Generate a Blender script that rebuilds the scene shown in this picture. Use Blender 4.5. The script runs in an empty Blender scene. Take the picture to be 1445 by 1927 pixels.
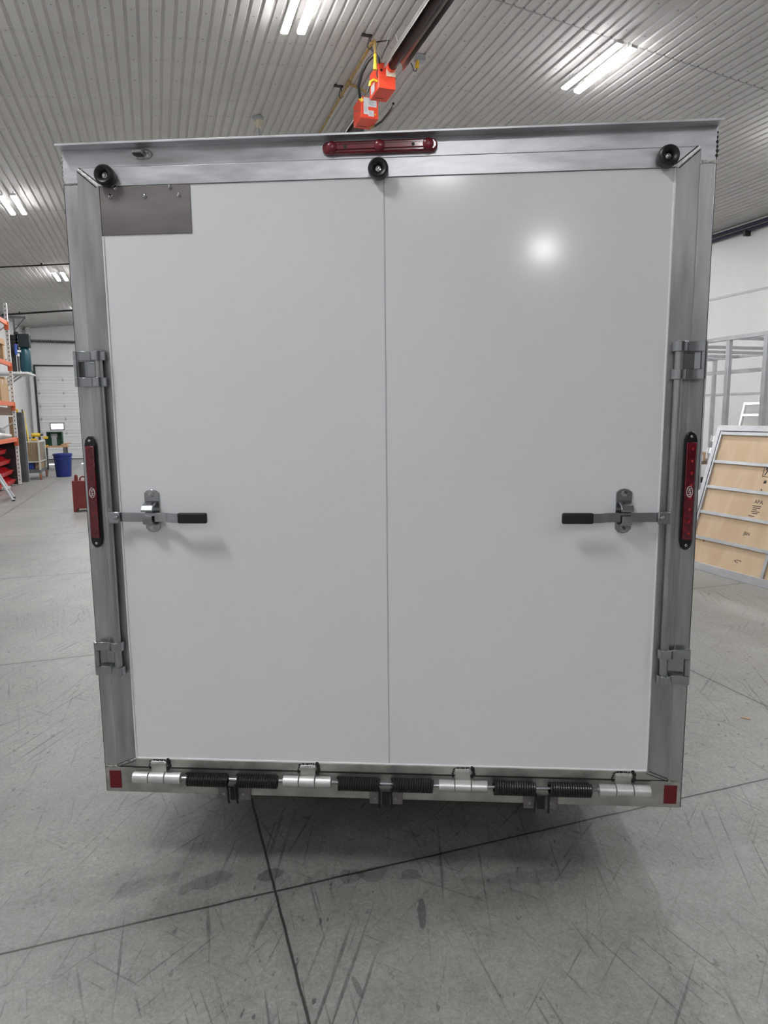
import bpy, bmesh, math, random
from mathutils import Vector, Matrix
random.seed(7)
C = bpy.context.scene.collection
PI = math.pi

# ------------------------------------------------------------------ camera, light, exposure
sc = bpy.context.scene
sc.view_settings.view_transform = 'Standard'
sc.view_settings.look = 'None'
sc.view_settings.gamma = 1.0
sc.view_settings.use_curve_mapping = False
sc.view_settings.exposure = 0.0
LAMP = 200.0            # emission of the LED tubes
cam_d = bpy.data.cameras.new('camera')
cam = bpy.data.objects.new('camera', cam_d); C.objects.link(cam)
cam_d.sensor_fit = 'VERTICAL'; cam_d.sensor_height = 36.0
cam_d.lens = 1280.0 * 36.0 / 1927.0
cam_d.clip_start = 0.05; cam_d.clip_end = 200
_pitch, _yaw, _roll = -0.14132076, -0.06982425 + 0.39150012, -0.0096392
_f = Vector((math.sin(_yaw)*math.cos(_pitch), math.cos(_yaw)*math.cos(_pitch), math.sin(_pitch)))
_r = Vector((math.cos(_yaw), -math.sin(_yaw), 0)); _u = _r.cross(_f)
_r2 = math.cos(_roll)*_r + math.sin(_roll)*_u
_u2 = -math.sin(_roll)*_r + math.cos(_roll)*_u
cam.matrix_world = Matrix(((_r2.x, _u2.x, -_f.x, 0), (_r2.y, _u2.y, -_f.y, 0), (_r2.z, _u2.z, -_f.z, 1.7453), (0, 0, 0, 1)))
sc.camera = cam
w = bpy.data.worlds.new('sky'); sc.world = w; w.use_nodes = True
w.node_tree.nodes['Background'].inputs[0].default_value = (0.85, 0.93, 1.0, 1)
w.node_tree.nodes['Background'].inputs[1].default_value = 3.0
sun_d = bpy.data.lights.new('sun', 'SUN'); sun_d.energy = 6.0; sun_d.angle = 0.01
sun = bpy.data.objects.new('sun', sun_d); C.objects.link(sun)
sun.location = (-3, 45, 12)
sun.rotation_euler = Vector((0.06, -1.0, -0.44)).to_track_quat('-Z', 'Y').to_euler()

# ------------------------------------------------------------------ materials
MATS = {}
def _new(name):
    m = bpy.data.materials.new(name); m.use_nodes = True
    nt = m.node_tree; b = nt.nodes['Principled BSDF']
    MATS[name] = m
    return m, nt, b
def N(nt, t, **kw):
    n = nt.nodes.new(t)
    for k, v in kw.items():
        if k in n.bl_rna.properties: setattr(n, k, v)
        else: n.inputs[k].default_value = v
    return n
def L(nt, a, ao, b, bi): nt.links.new(a.outputs[ao], b.inputs[bi])
def ramp(nt, stops):
    r = nt.nodes.new('ShaderNodeValToRGB'); e = r.color_ramp.elements
    while len(e) < len(stops): e.new(0.5)
    for i, (p, c) in enumerate(stops):
        e[i].position = p; e[i].color = (*c, 1) if len(c) == 3 else c
    return r
def mat(name, col, rough=0.5, metal=0.0, var=0.08, scale=8.0, stretch=(1, 1, 1), bump=0.0, bscale=60.0, spec=0.5, coat=0.0, rvar=0.0):
    """Principled with a little procedural mottling in colour, roughness and bump."""
    m, nt, b = _new(name)
    tc = N(nt, 'ShaderNodeTexCoord'); mp = N(nt, 'ShaderNodeMapping'); mp.inputs['Scale'].default_value = stretch
    L(nt, tc, 'Object', mp, 'Vector')
    no = N(nt, 'ShaderNodeTexNoise'); no.inputs['Scale'].default_value = scale; no.inputs['Detail'].default_value = 6
    L(nt, mp, 0, no, 'Vector')
    lo = tuple(max(0, c*(1-var)) for c in col); hi = tuple(min(1, c*(1+var)) for c in col)
    rp = ramp(nt, [(0.3, lo), (0.7, hi)]); L(nt, no, 'Fac', rp, 'Fac'); L(nt, rp, 'Color', b, 'Base Color')
    b.inputs['Metallic'].default_value = metal; b.inputs['Roughness'].default_value = rough
    b.inputs['Specular IOR Level'].default_value = spec
    if coat: b.inputs['Coat Weight'].default_value = coat; b.inputs['Coat Roughness'].default_value = 0.08
    if rvar:
        mr = N(nt, 'ShaderNodeMapRange'); mr.inputs[3].default_value = rough-rvar; mr.inputs[4].default_value = rough+rvar
        L(nt, no, 'Fac', mr, 0); L(nt, mr, 0, b, 'Roughness')
    if bump:
        n2 = N(nt, 'ShaderNodeTexNoise'); n2.inputs['Scale'].default_value = bscale; n2.inputs['Detail'].default_value = 4
        L(nt, mp, 0, n2, 'Vector')
        bp = N(nt, 'ShaderNodeBump'); bp.inputs['Strength'].default_value = bump; bp.inputs['Distance'].default_value = 0.002
        L(nt, n2, 'Fac', bp, 'Height'); L(nt, bp, 0, b, 'Normal')
    return m
def emis(name, col, s):
    m, nt, b = _new(name)
    b.inputs['Base Color'].default_value = (*col, 1)
    b.inputs['Emission Color'].default_value = (*col, 1); b.inputs['Emission Strength'].default_value = s
    return m

alu_v = mat('aluminium_vertical', (0.50, 0.50, 0.515), 0.36, 0.92, 0.2, 6, (4, 4, 0.6), 0.03, 90, rvar=0.08)
alu_s = mat('aluminium_door_stile', (0.43, 0.43, 0.44), 0.34, 0.92, 0.2, 6, (4, 4, 0.6), 0.03, 90, rvar=0.08)
alu_h = mat('aluminium_horizontal', (0.62, 0.63, 0.66), 0.36, 0.92, 0.24, 7, (0.8, 3, 4), 0.03, 90, rvar=0.09)
alu_d = mat('aluminium_scuffed', (0.46, 0.45, 0.42), 0.45, 0.85, 0.34, 9, (1, 1, 1.6), 0.05, 70, rvar=0.1)
alu_b = mat('aluminium_bright', (0.80, 0.80, 0.80), 0.38, 0.9, 0.08, 20, (1, 1, 1), 0.03, 120)
alu_frame = mat('aluminium_frame_tube', (0.50, 0.51, 0.53), 0.38, 0.9, 0.1, 6)
zinc = mat('zinc_plated_steel', (0.40, 0.42, 0.44), 0.22, 1.0, 0.08, 25, (1, 1, 1), rvar=0.05)
galv = mat('galvanised_pipe', (0.40, 0.42, 0.42), 0.34, 0.95, 0.10, 14, (3, 3, 0.6))
steel_plate = mat('brown_grey_plate', (0.22, 0.205, 0.20), 0.42, 0.7, 0.16, 5, (1, 1, 2.5), 0.03, 90, rvar=0.06)
steel_dark = mat('blackened_steel', (0.03, 0.03, 0.03), 0.5, 0.5, 0.4, 30)
soot = mat('weld_soot', (0.035, 0.03, 0.028), 0.6, 0.5, 0.5, 60, bump=0.5, bscale=150)
weld = mat('weld_bead', (0.42, 0.41, 0.40), 0.32, 0.95, 0.3, 60, bump=0.6, bscale=160)
white_panel = mat('white_gloss_panel', (0.79, 0.80, 0.82), 0.12, 0.0, 0.012, 2, bump=0.03, bscale=3, spec=0.5)
rubber = mat('black_rubber', (0.012, 0.012, 0.013), 0.38, 0.0, 0.3, 30)
grip_m = mat('black_vinyl_grip', (0.008, 0.008, 0.010), 0.55, 0.0, 0.2, 30)
spring_m = mat('black_spring_steel', (0.006, 0.006, 0.007), 0.3, 0.0, 0.3, 30, spec=0.5)
blk_plastic = mat('black_plastic', (0.008, 0.008, 0.009), 0.28, 0.0, 0.2, 30)
red_lens = mat('red_lens', (0.11, 0.0015, 0.009), 0.22, 0.0, 0.45, 70, coat=0.6)
red_lens_led = mat('red_led', (0.42, 0.006, 0.012), 0.15, 0.0, 0.2, 60, coat=0.6)
red_marker = mat('red_marker_lens', (0.18, 0.003, 0.014), 0.3, 0.0, 0.2, 30, coat=0.3)
clear_em = mat('frosted_emblem', (0.75, 0.62, 0.62), 0.2, 0.2, 0.5, 220)
chrome = mat('chrome', (0.55, 0.55, 0.56), 0.12, 1.0, 0.05, 20)
def reflector_mat():
    m, nt, b = _new('red_reflector')
    tc = N(nt, 'ShaderNodeTexCoord'); v = N(nt, 'ShaderNodeTexVoronoi'); v.inputs['Scale'].default_value = 380
    L(nt, tc, 'Object', v, 'Vector')
    r = ramp(nt, [(0.0, (0.17, 0.006, 0.012)), (1.0, (0.11, 0.003, 0.007))]); L(nt, v, 'Distance', r, 'Fac'); L(nt, r, 'Color', b, 'Base Color')
    b.inputs['Roughness'].default_value = 0.35
    return m
red_reflector = reflector_mat()
edge_glint = mat('white_edge_glint', (0.86, 0.86, 0.87), 0.5, 0.0, 0.02, 20)  # white that paints light caught on the panel recess
white_paint = mat('white_paint', (0.64, 0.64, 0.635), 0.45, 0.0, 0.03, 2)
white_steel = mat('white_door_steel', (0.68, 0.685, 0.69), 0.4, 0.0, 0.025, 3)
grey_wall = mat('dull_grey_wall', (0.16, 0.16, 0.165), 0.6, 0.0, 0.1, 3)
grey_trim = mat('grey_trim', (0.42, 0.43, 0.45), 0.5, 0.2, 0.08, 6)
dark_trim = mat('dark_trim', (0.03, 0.03, 0.032), 0.5, 0.2, 0.2, 12)
black_pipe = mat('black_iron_pipe', (0.02, 0.02, 0.024), 0.4, 0.3, 0.3, 10)
blue_pipe = mat('dark_blue_pipe', (0.016, 0.02, 0.05), 0.35, 0.2, 0.3, 10)
heater_red = mat('orange_red_enamel', (0.80, 0.075, 0.032), 0.4, 0.0, 0.06, 8)
cream = mat('cream_gasket', (0.70, 0.64, 0.48), 0.6, 0.0, 0.2, 40)
tube_brown = mat('heat_stained_tube', (0.055, 0.035, 0.032), 0.42, 0.6, 0.35, 9, (1, 0.2, 1))
hood_alu = mat('reflector_hood', (0.50, 0.48, 0.46), 0.35, 0.9, 0.15, 8, (2, 0.2, 2))
yellow = mat('yellow_gas_fitting', (0.72, 0.48, 0.03), 0.4, 0.0, 0.12, 20)
gas_brown = mat('ochre_gas_pipe', (0.30, 0.20, 0.06), 0.5, 0.1, 0.25, 12)
label_white = mat('white_label', (0.62, 0.63, 0.66), 0.5, 0.0, 0.05, 30)
ink = mat('black_ink', (0.035, 0.03, 0.028), 0.7, 0.0, 0.3, 90)
ink_grey = mat('grey_print', (0.25, 0.25, 0.27), 0.7, 0.0, 0.2, 90)
orange_beam = mat('orange_rack_beam', (0.70, 0.16, 0.07), 0.45, 0.0, 0.1, 12)
rack_white = mat('white_rack_upright', (0.70, 0.70, 0.68), 0.45, 0.0, 0.06, 12)
red_bin = mat('red_bin_plastic', (0.60, 0.018, 0.025), 0.35, 0.0, 0.1, 12)
cardboard = mat('cardboard', (0.46, 0.31, 0.17), 0.8, 0.0, 0.1, 14)
cardboard_d = mat('cardboard_brown', (0.16, 0.11, 0.075), 0.8, 0.0, 0.15, 14)
shelf_grey = mat('grey_sheet_metal', (0.36, 0.38, 0.40), 0.45, 0.5, 0.08, 9)
film_white = mat('white_plastic_film', (0.74, 0.75, 0.72), 0.3, 0.0, 0.1, 14, bump=0.6, bscale=18)
film_clear = mat('cloudy_plastic_sheet', (0.42, 0.43, 0.44), 0.25, 0.0, 0.2, 12, bump=0.8, bscale=14)
dark_inside = mat('dark_cabinet', (0.018, 0.014, 0.013), 0.6, 0.0, 0.3, 9)
lilac = mat('lilac_white_sheet', (0.55, 0.55, 0.66), 0.5, 0.0, 0.05, 9)
dark_sheet = mat('dark_steel_sheet', (0.11, 0.11, 0.115), 0.45, 0.5, 0.2, 6)
pale_yellow = mat('pale_yellow_level', (0.85, 0.66, 0.16), 0.4, 0.0, 0.08, 12)
teal = mat('teal_tank', (0.006, 0.055, 0.072), 0.35, 0.0, 0.15, 9)
dark_teal = mat('dark_teal_guard', (0.006, 0.012, 0.015), 0.4, 0.0, 0.2, 9)
blue_can = mat('blue_trash_plastic', (0.012, 0.030, 0.20), 0.42, 0.0, 0.1, 8)
blue_item = mat('blue_plastic', (0.02, 0.06, 0.30), 0.4, 0.0, 0.1, 10)
maroon = mat('maroon_enamel', (0.16, 0.018, 0.016), 0.45, 0.0, 0.15, 9)
ladder_grey = mat('grey_aluminium_ladder', (0.48, 0.50, 0.51), 0.45, 0.5, 0.1, 14)
green_m = mat('dark_green_cabinet', (0.015, 0.085, 0.04), 0.45, 0.0, 0.2, 10)
caster_orange = mat('orange_caster', (0.30, 0.11, 0.06), 0.55, 0.0, 0.15, 20)
cart_white = mat('pale_cart_frame', (0.62, 0.62, 0.56), 0.45, 0.1, 0.08, 14)
cart_grey = mat('grey_cart_base', (0.14, 0.145, 0.15), 0.5, 0.3, 0.2, 12)
wood = mat('wood_plank', (0.47, 0.30, 0.16), 0.65, 0.0, 0.2, 6, (1, 8, 8))
tyre_m = mat('tyre_rubber', (0.015, 0.015, 0.015), 0.7, 0.0, 0.2, 20)

def mesh_cardboard():
    m, nt, b = _new('cardboard_behind_mesh')
    tc = N(nt, 'ShaderNodeTexCoord'); sx = N(nt, 'ShaderNodeSeparateXYZ'); L(nt, tc, 'Object', sx, 0)
    no = N(nt, 'ShaderNodeTexNoise'); no.inputs['Scale'].default_value = 6; L(nt, tc, 'Object', no, 'Vector')
    r = ramp(nt, [(0.3, (0.30, 0.20, 0.10)), (0.7, (0.42, 0.29, 0.15))]); L(nt, no, 'Fac', r, 'Fac'); L(nt, r, 'Color', b, 'Base Color')
    b.inputs['Roughness'].default_value = 0.8
    return m
cb_mesh = mesh_cardboard()

def plywood_mat():
    m, nt, b = _new('plywood')
    tc = N(nt, 'ShaderNodeTexCoord'); mp = N(nt, 'ShaderNodeMapping'); mp.inputs['Scale'].default_value = (0.6, 0.6, 1)
    L(nt, tc, 'Object', mp, 'Vector')
    wv = N(nt, 'ShaderNodeTexWave'); wv.bands_direction = 'Y'
    wv.inputs['Scale'].default_value = 5; wv.inputs['Distortion'].default_value = 5; wv.inputs['Detail'].default_value = 3; wv.inputs['Detail Scale'].default_value = 0.7
    mp2 = N(nt, 'ShaderNodeMapping'); mp2.inputs['Scale'].default_value = (1, 1.5, 0.28); L(nt, tc, 'Object', mp2, 'Vector'); L(nt, mp2, 0, wv, 'Vector')
    r = ramp(nt, [(0.0, (0.63, 0.46, 0.29)), (0.6, (0.71, 0.54, 0.36)), (1.0, (0.67, 0.49, 0.31))]); L(nt, wv, 'Fac', r, 'Fac')
    vo = N(nt, 'ShaderNodeTexVoronoi'); vo.inputs['Scale'].default_value = 2.6
    mp3 = N(nt, 'ShaderNodeMapping'); mp3.inputs['Scale'].default_value = (1, 1.5, 1.0); L(nt, tc, 'Object', mp3, 'Vector'); L(nt, mp3, 0, vo, 'Vector')
    kr = ramp(nt, [(0.03, (1, 1, 1)), (0.055, (0, 0, 0))]); L(nt, vo, 'Distance', kr, 'Fac')
    mx = N(nt, 'ShaderNodeMix', data_type='RGBA'); L(nt, kr, 'Color', mx, 'Factor'); L(nt, r, 'Color', mx, 'A'); mx.inputs['B'].default_value = (0.33, 0.20, 0.10, 1)
    L(nt, mx, 'Result', b, 'Base Color'); b.inputs['Roughness'].default_value = 0.62
    return m
plywood = plywood_mat()

def floor_mat():
    m, nt, b = _new('polished_concrete')
    tc = N(nt, 'ShaderNodeTexCoord'); sx = N(nt, 'ShaderNodeSeparateXYZ'); L(nt, tc, 'Object', sx, 0)
    def math_(op, a, bb=None, clamp=False):
        n = N(nt, 'ShaderNodeMath', operation=op); n.use_clamp = clamp
        for i, v in enumerate((a, bb)):
            if v is None: continue
            if isinstance(v, (int, float)): n.inputs[i].default_value = v
            else: nt.links.new(v, n.inputs[i])
        return n.outputs[0]
    def noise(scale, detail=5, rough=0.6, sc3=(1, 1, 1), rot=0, loc=(0, 0, 0)):
        mp = N(nt, 'ShaderNodeMapping'); mp.inputs['Scale'].default_value = sc3; mp.inputs['Location'].default_value = loc
        if rot:
            mr = N(nt, 'ShaderNodeMapping'); mr.inputs['Rotation'].default_value = (0, 0, rot); L(nt, tc, 'Object', mr, 'Vector'); L(nt, mr, 0, mp, 'Vector')
        else: L(nt, tc, 'Object', mp, 'Vector')
        n = N(nt, 'ShaderNodeTexNoise'); n.inputs['Scale'].default_value = scale; n.inputs['Detail'].default_value = detail; n.inputs['Roughness'].default_value = rough
        L(nt, mp, 0, n, 'Vector'); return n.outputs['Fac']
    def mr(v, a, bb, c, d):
        n = N(nt, 'ShaderNodeMapRange'); n.inputs[1].default_value = a; n.inputs[2].default_value = bb; n.inputs[3].default_value = c; n.inputs[4].default_value = d
        nt.links.new(v, n.inputs[0]); return n.outputs[0]
    big = noise(0.7, 4); mid = noise(5, 8, 0.7); fine = noise(45, 6, 0.75); dots = noise(110, 2, 0.5)
    v = math_('MULTIPLY', mr(big, 0.3, 0.7, 0.84, 1.14), mr(mid, 0.25, 0.75, 0.74, 1.22))
    v = math_('MULTIPLY', v, mr(fine, 0.25, 0.75, 0.72, 1.24))
    v = math_('MULTIPLY', v, mr(dots, 0.3, 0.7, 0.88, 1.12))
    # scratches: long thin strokes at several angles, only in patches
    for i, (rot, s, ln, th, dk) in enumerate(((0.35, 60, 0.022, 0.665, 0.55), (-0.18, 75, 0.03, 0.665, 0.6), (0.95, 55, 0.025, 0.67, 0.6),
                                       (0.55, 42, 0.018, 0.675, 0.45), (-0.75, 65, 0.04, 0.68, 0.65), (0.05, 50, 0.03, 0.68, 0.5))):
        st = noise(s, 3, 0.55, (1, ln, 1), rot, (i*3.1, i*1.7, 0)); pm = noise(1.1, 3, 0.6, (1, 1, 1), 0, (i*7.3, -i*4.1, 0))
        mk = math_('MULTIPLY', mr(st, th-0.055, th+0.01, 0, 1), mr(pm, 0.42, 0.58, 0, 1))
        v = math_('MULTIPLY', v, mr(mk, 0, 1, 1.0, dk))
    # dark scuffs and specks
    sp = noise(14, 3, 0.55, (1, 1, 1), 0, (5, 9, 0)); v = math_('MULTIPLY', v, mr(sp, 0.66, 0.74, 1.0, 0.5))
    sp2 = noise(38, 2, 0.5, (1, 0.4, 1), 0.5, (2, 3, 0)); spm = noise(2.0, 2, 0.5, (1, 1, 1), 0, (1, 8, 0))
    v = math_('MULTIPLY', v, mr(math_('MULTIPLY', mr(sp2, 0.66, 0.72, 0, 1), mr(spm, 0.45, 0.55, 0, 1)), 0, 1, 1.0, 0.4))
    # wet stains in a row behind the trailer, and black rubber scuffs (x, y, half-lengths, darkness, angle)
    wob = noise(9, 3, 0.6)
    for (px, py, ax, ay, dk, an) in ((-0.12, 2.51, 0.13, 0.045, 0.80, 0.1), (0.08, 2.45, 0.10, 0.045, 0.72, 0.2), (0.33, 2.42, 0.05, 0.03, 0.55, 0),
                                 (0.62, 2.30, 0.045, 0.04, 0.7, 0), (0.70, 2.285, 0.05, 0.045, 0.66, 0), (0.84, 2.24, 0.045, 0.035, 0.66, 0),
                                 (1.25, 2.08, 0.22, 0.035, 0.8, -0.25), (0.80, 2.02, 0.013, 0.07, 0.5, -0.35), (0.50, 1.80, 0.012, 0.05, 0.6, 0.1),
                                 (-0.25, 2.55, 0.30, 0.08, 0.9, 0.1)):
        dx = math_('SUBTRACT', sx.outputs[0], px); dy = math_('SUBTRACT', sx.outputs[1], py)
        c_, s_ = math.cos(an), math.sin(an)
        ex = math_('DIVIDE', math_('ADD', math_('MULTIPLY', dx, c_), math_('MULTIPLY', dy, s_)), ax)
        ey = math_('DIVIDE', math_('SUBTRACT', math_('MULTIPLY', dy, c_), math_('MULTIPLY', dx, s_)), ay)
        d = math_('SQRT', math_('ADD', math_('MULTIPLY', ex, ex), math_('MULTIPLY', ey, ey)))
        d = math_('ADD', d, mr(wob, 0.3, 0.7, -0.45, 0.45))
        v = math_('MULTIPLY', v, mr(d, 0.92, 1.02, dk, 1.0))
    # saw-cut joints, about ten feet apart
    jw = noise(6, 3); jit = mr(jw, 0, 1, -0.005, 0.005)
    def joint(axis, off, per, wd):
        a = math_('ADD', math_('SUBTRACT', sx.outputs[axis], off - per*50), jit)
        fr = math_('SUBTRACT', math_('FRACT', math_('ADD', math_('DIVIDE', a, per), 0.5)), 0.5)
        return math_('MULTIPLY', math_('ABSOLUTE', fr), per)
    j = math_('MINIMUM', joint(0, 0.332, 3.05, 0), joint(1, 2.315, 2.985, 0))
    v = math_('MULTIPLY', v, mr(j, 0.003, 0.0065, 0.16, 1.0))
    v = math_('MULTIPLY', v, mr(j, 0.005, 0.05, 0.9, 1.0))
    cr = ramp(nt, [(0.0, (0, 0, 0)), (0.5, (0.27, 0.268, 0.25)), (1.0, (0.54, 0.535, 0.50))])
    nt.links.new(math_('MULTIPLY', v, 0.5), cr.inputs[0]); L(nt, cr, 'Color', b, 'Base Color')
    nt.links.new(mr(mid, 0.3, 0.7, 0.30, 0.55), b.inputs['Roughness'])
    b.inputs['Specular IOR Level'].default_value = 0.42
    bp = N(nt, 'ShaderNodeBump'); bp.inputs['Strength'].default_value = 0.12; bp.inputs['Distance'].default_value = 0.003
    nt.links.new(math_('ADD', fine, mr(j, 0.0, 0.008, -3.0, 0)), bp.inputs['Height']); L(nt, bp, 0, b, 'Normal')
    return m
concrete = floor_mat()

def ceiling_mat():
    m, nt, b = _new('ribbed_ceiling_steel')
    tc = N(nt, 'ShaderNodeTexCoord'); sx = N(nt, 'ShaderNodeSeparateXYZ'); L(nt, tc, 'Object', sx, 0)
    def M(op, a, bb=None):
        n = N(nt, 'ShaderNodeMath', operation=op)
        for i, v in enumerate((a, bb)):
            if v is None: continue
            if isinstance(v, (int, float)): n.inputs[i].default_value = v
            else: nt.links.new(v, n.inputs[i])
        return n.outputs[0]
    def mr(v, a, bb, c, d):
        n = N(nt, 'ShaderNodeMapRange'); n.inputs[1].default_value = a; n.inputs[2].default_value = bb; n.inputs[3].default_value = c; n.inputs[4].default_value = d
        nt.links.new(v, n.inputs[0]); return n.outputs[0]
    def per(axis, off, p):   # signed distance to the nearest multiple
        return M('MULTIPLY', M('SUBTRACT', M('FRACT', M('ADD', M('DIVIDE', M('SUBTRACT', sx.outputs[axis], off - 100*p), p), 0.5)), 0.5), p)
    dx = per(0, 0.0, 0.255); dy = per(1, 8.2, 0.53)
    d = M('SQRT', M('ADD', M('MULTIPLY', dx, dx), M('MULTIPLY', dy, dy)))
    no = N(nt, 'ShaderNodeTexNoise'); no.inputs['Scale'].default_value = 1.4; no.inputs['Detail'].default_value = 5; L(nt, tc, 'Object', no, 'Vector')
    v = mr(no.outputs['Fac'], 0.3, 0.7, 0.93, 1.05)
    v = M('MULTIPLY', v, mr(d, 0.006, 0.013, 0.35, 1.0))                      # screw heads
    dust = M('MULTIPLY', mr(M('ABSOLUTE', dy), 0.0, 0.05, 1.0, 0.0), mr(no.outputs['Fac'], 0.5, 0.7, 0, 0.16))
    v = M('MULTIPLY', v, M('SUBTRACT', 1.0, dust))                            # dust along the purlins
    sm = per(1, 7.35, 8.05)
    v = M('MULTIPLY', v, mr(M('ABSOLUTE', sm), 0.008, 0.016, 0.55, 1.0))       # sheet ends
    cr = ramp(nt, [(0.0, (0, 0, 0)), (0.5, (0.56, 0.545, 0.525)), (1.0, (0.9, 0.9, 0.9))])
    nt.links.new(M('MULTIPLY', v, 0.5), cr.inputs[0]); L(nt, cr, 'Color', b, 'Base Color')
    b.inputs['Roughness'].default_value = 0.6; b.inputs['Specular IOR Level'].default_value = 0.25
    return m
ceil_m = ceiling_mat()

# ------------------------------------------------------------------ mesh helpers
class MB:
    def __init__(s): s.bm = bmesh.new()
    def face(s, vs):
        try: return s.bm.faces.new(vs)
        except ValueError: return None
    def box(s, x0, x1, y0, y1, z0, z1, mx=None):
        co = [(x0,y0,z0),(x1,y0,z0),(x1,y1,z0),(x0,y1,z0),(x0,y0,z1),(x1,y0,z1),(x1,y1,z1),(x0,y1,z1)]
        v = [s.bm.verts.new(mx @ Vector(c) if mx else c) for c in co]
        for f in ((0,3,2,1),(4,5,6,7),(0,1,5,4),(1,2,6,5),(2,3,7,6),(3,0,4,7)): s.face([v[i] for i in f])
        return s
    def prism(s, poly, a, b, ax='y'):
        """extrude a 2-D polygon along an axis: 'y' -> (x,z) poly, 'z' -> (x,y) poly, 'x' -> (y,z) poly"""
        def P(p, t): return {'y': (p[0], t, p[1]), 'z': (p[0], p[1], t), 'x': (t, p[0], p[1])}[ax]
        A = [s.bm.verts.new(P(p, a)) for p in poly]; B = [s.bm.verts.new(P(p, b)) for p in poly]
        n = len(poly)
        s.face(A[::-1]); s.face(B)
        for i in range(n): s.face([A[i], A[(i+1) % n], B[(i+1) % n], B[i]])
        return s
    def tube(s, pts, r, n=10, caps=True, r2=None):
        pts = [Vector(p) for p in pts]; rings = []
        t0 = (pts[1]-pts[0]).normalized()
        up = Vector((0,0,1)) if abs(t0.z) < 0.9 else Vector((1,0,0))
        a = t0.cross(up).normalized()
        for i, p in enumerate(pts):
            if i == 0: t = t0
            elif i == len(pts)-1: t = (pts[-1]-pts[-2]).normalized()
            else: t = ((pts[i]-pts[i-1]).normalized() + (pts[i+1]-pts[i]).normalized()).normalized()
            a = (a - t*a.dot(t)).normalized(); b = t.cross(a)
            rr = r if r2 is None else r + (r2-r)*i/(len(pts)-1)
            rings.append([s.bm.verts.new(p + rr*(math.cos(2*PI*k/n)*a + math.sin(2*PI*k/n)*b)) for k in range(n)])
        for i in range(len(rings)-1):
            for k in range(n): s.face([rings[i][k], rings[i][(k+1)%n], rings[i+1][(k+1)%n], rings[i+1][k]])
        if caps: s.face(rings[0][::-1]); s.face(rings[-1])
        return s
    def lathe(s, prof, c=(0,0,0), ax='z', n=24):
        """prof: (radius, along) pairs"""
        rings = []
        for (r, h) in prof:
            ring = []
            for k in range(n):
                u, w_ = r*math.cos(2*PI*k/n), r*math.sin(2*PI*k/n)
                d = {'z': (u, w_, h), 'y': (u, h, w_), 'x': (h, u, w_)}[ax]
                ring.append(s.bm.verts.new((c[0]+d[0], c[1]+d[1], c[2]+d[2])))
            rings.append(ring)
        for i in range(len(rings)-1):
            for k in range(n): s.face([rings[i][k], rings[i][(k+1)%n], rings[i+1][(k+1)%n], rings[i+1][k]])
        s.face(rings[0][::-1]); s.face(rings[-1])
        return s
    def ball(s, c, r, u=8, v=6):
        m4 = Matrix.Translation(c) @ Matrix.Diagonal((r[0], r[1], r[2], 1) if isinstance(r, tuple) else (r, r, r, 1))
        bmesh.ops.create_uvsphere(s.bm, u_segments=u, v_segments=v, radius=1.0, matrix=m4); return s
    def ribbon(s, pts, t, z0, z1):
        """flat bar following an (x, y) path, thickness t, between heights z0 and z1"""
        pts = [Vector(p) for p in pts]; A = []; B = []
        for i, p in enumerate(pts):
            d = (pts[min(i+1, len(pts)-1)] - pts[max(i-1, 0)]).normalized(); nrm = Vector((-d.y, d.x))
            A.append(p + nrm*t/2); B.append(p - nrm*t/2)
        return s.prism([(q.x, q.y) for q in A + B[::-1]], z0, z1, 'z')
    def xf(s, mx): bmesh.ops.transform(s.bm, matrix=mx, verts=s.bm.verts); return s
def obj(name, mb, m, parent=None, bevel=0.0, smooth=True, seg=2, label=None):
    bm = mb.bm
    bmesh.ops.recalc_face_normals(bm, faces=bm.faces)
    me = bpy.data.meshes.new(name); bm.to_mesh(me); bm.free()
    o = bpy.data.objects.new(name, me); C.objects.link(o); me.materials.append(m)
    if parent: o.parent = parent
    if smooth:
        for p in me.polygons: p.use_smooth = True
        try: me.set_sharp_from_angle(angle=math.radians(35))
        except Exception: pass
    if bevel:
        b = o.modifiers.new('bevel', 'BEVEL'); b.width = bevel; b.segments = seg; b.limit_method = 'ANGLE'; b.angle_limit = math.radians(40)
        b.harden_normals = False
    if label: o['label'] = label
    return o
def pieces(name, mb, m, parent=None, **k):
    """one object for each separate piece of a mesh"""
    bm = mb.bm; bm.verts.ensure_lookup_table(); seen = set(); out = []
    for v in bm.verts:
        if v in seen: continue
        st_, isl = [v], []
        seen.add(v)
        while st_:
            q = st_.pop(); isl.append(q)
            for e in q.link_edges:
                o_ = e.other_vert(q)
                if o_ not in seen: seen.add(o_); st_.append(o_)
        sub = MB(); mp = {q: sub.bm.verts.new(q.co) for q in isl}
        for f in {f for q in isl for f in q.link_faces}: sub.bm.faces.new([mp[q] for q in f.verts])
        out.append(obj(name, sub, m, parent, **k))
    bm.free(); return out
def bx(*a): return MB().box(*a)
def thing(name, label, cat, loc=(0,0,0), rotz=0, group=None):
    o = bpy.data.objects.new(name, None); C.objects.link(o); o.empty_display_size = 0.1
    o.location = loc; o.rotation_euler = (0,0,rotz); o['label'] = label; o['category'] = cat
    if group: o['group'] = group
    return o
def tag(o, label, cat, group=None):
    o['label'] = label; o['category'] = cat
    if group: o['group'] = group
    return o
def struct(name, mb, m, parent=None, **k):
    o = obj(name, mb, m, parent, **k)
    if parent is None: o['kind'] = 'structure'
    return o
def dup(root, loc, label=None, group=None, rotz=None):
    r = root.copy(); C.objects.link(r); r.location = loc
    if rotz is not None: r.rotation_euler = (0,0,rotz)
    if label: r['label'] = label
    if group: r['group'] = group
    for ch in list(root.children):
        c = ch.copy(); C.objects.link(c); c.parent = r
        for g in ch.children:
            d = g.copy(); C.objects.link(d); d.parent = c
    return r
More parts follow.
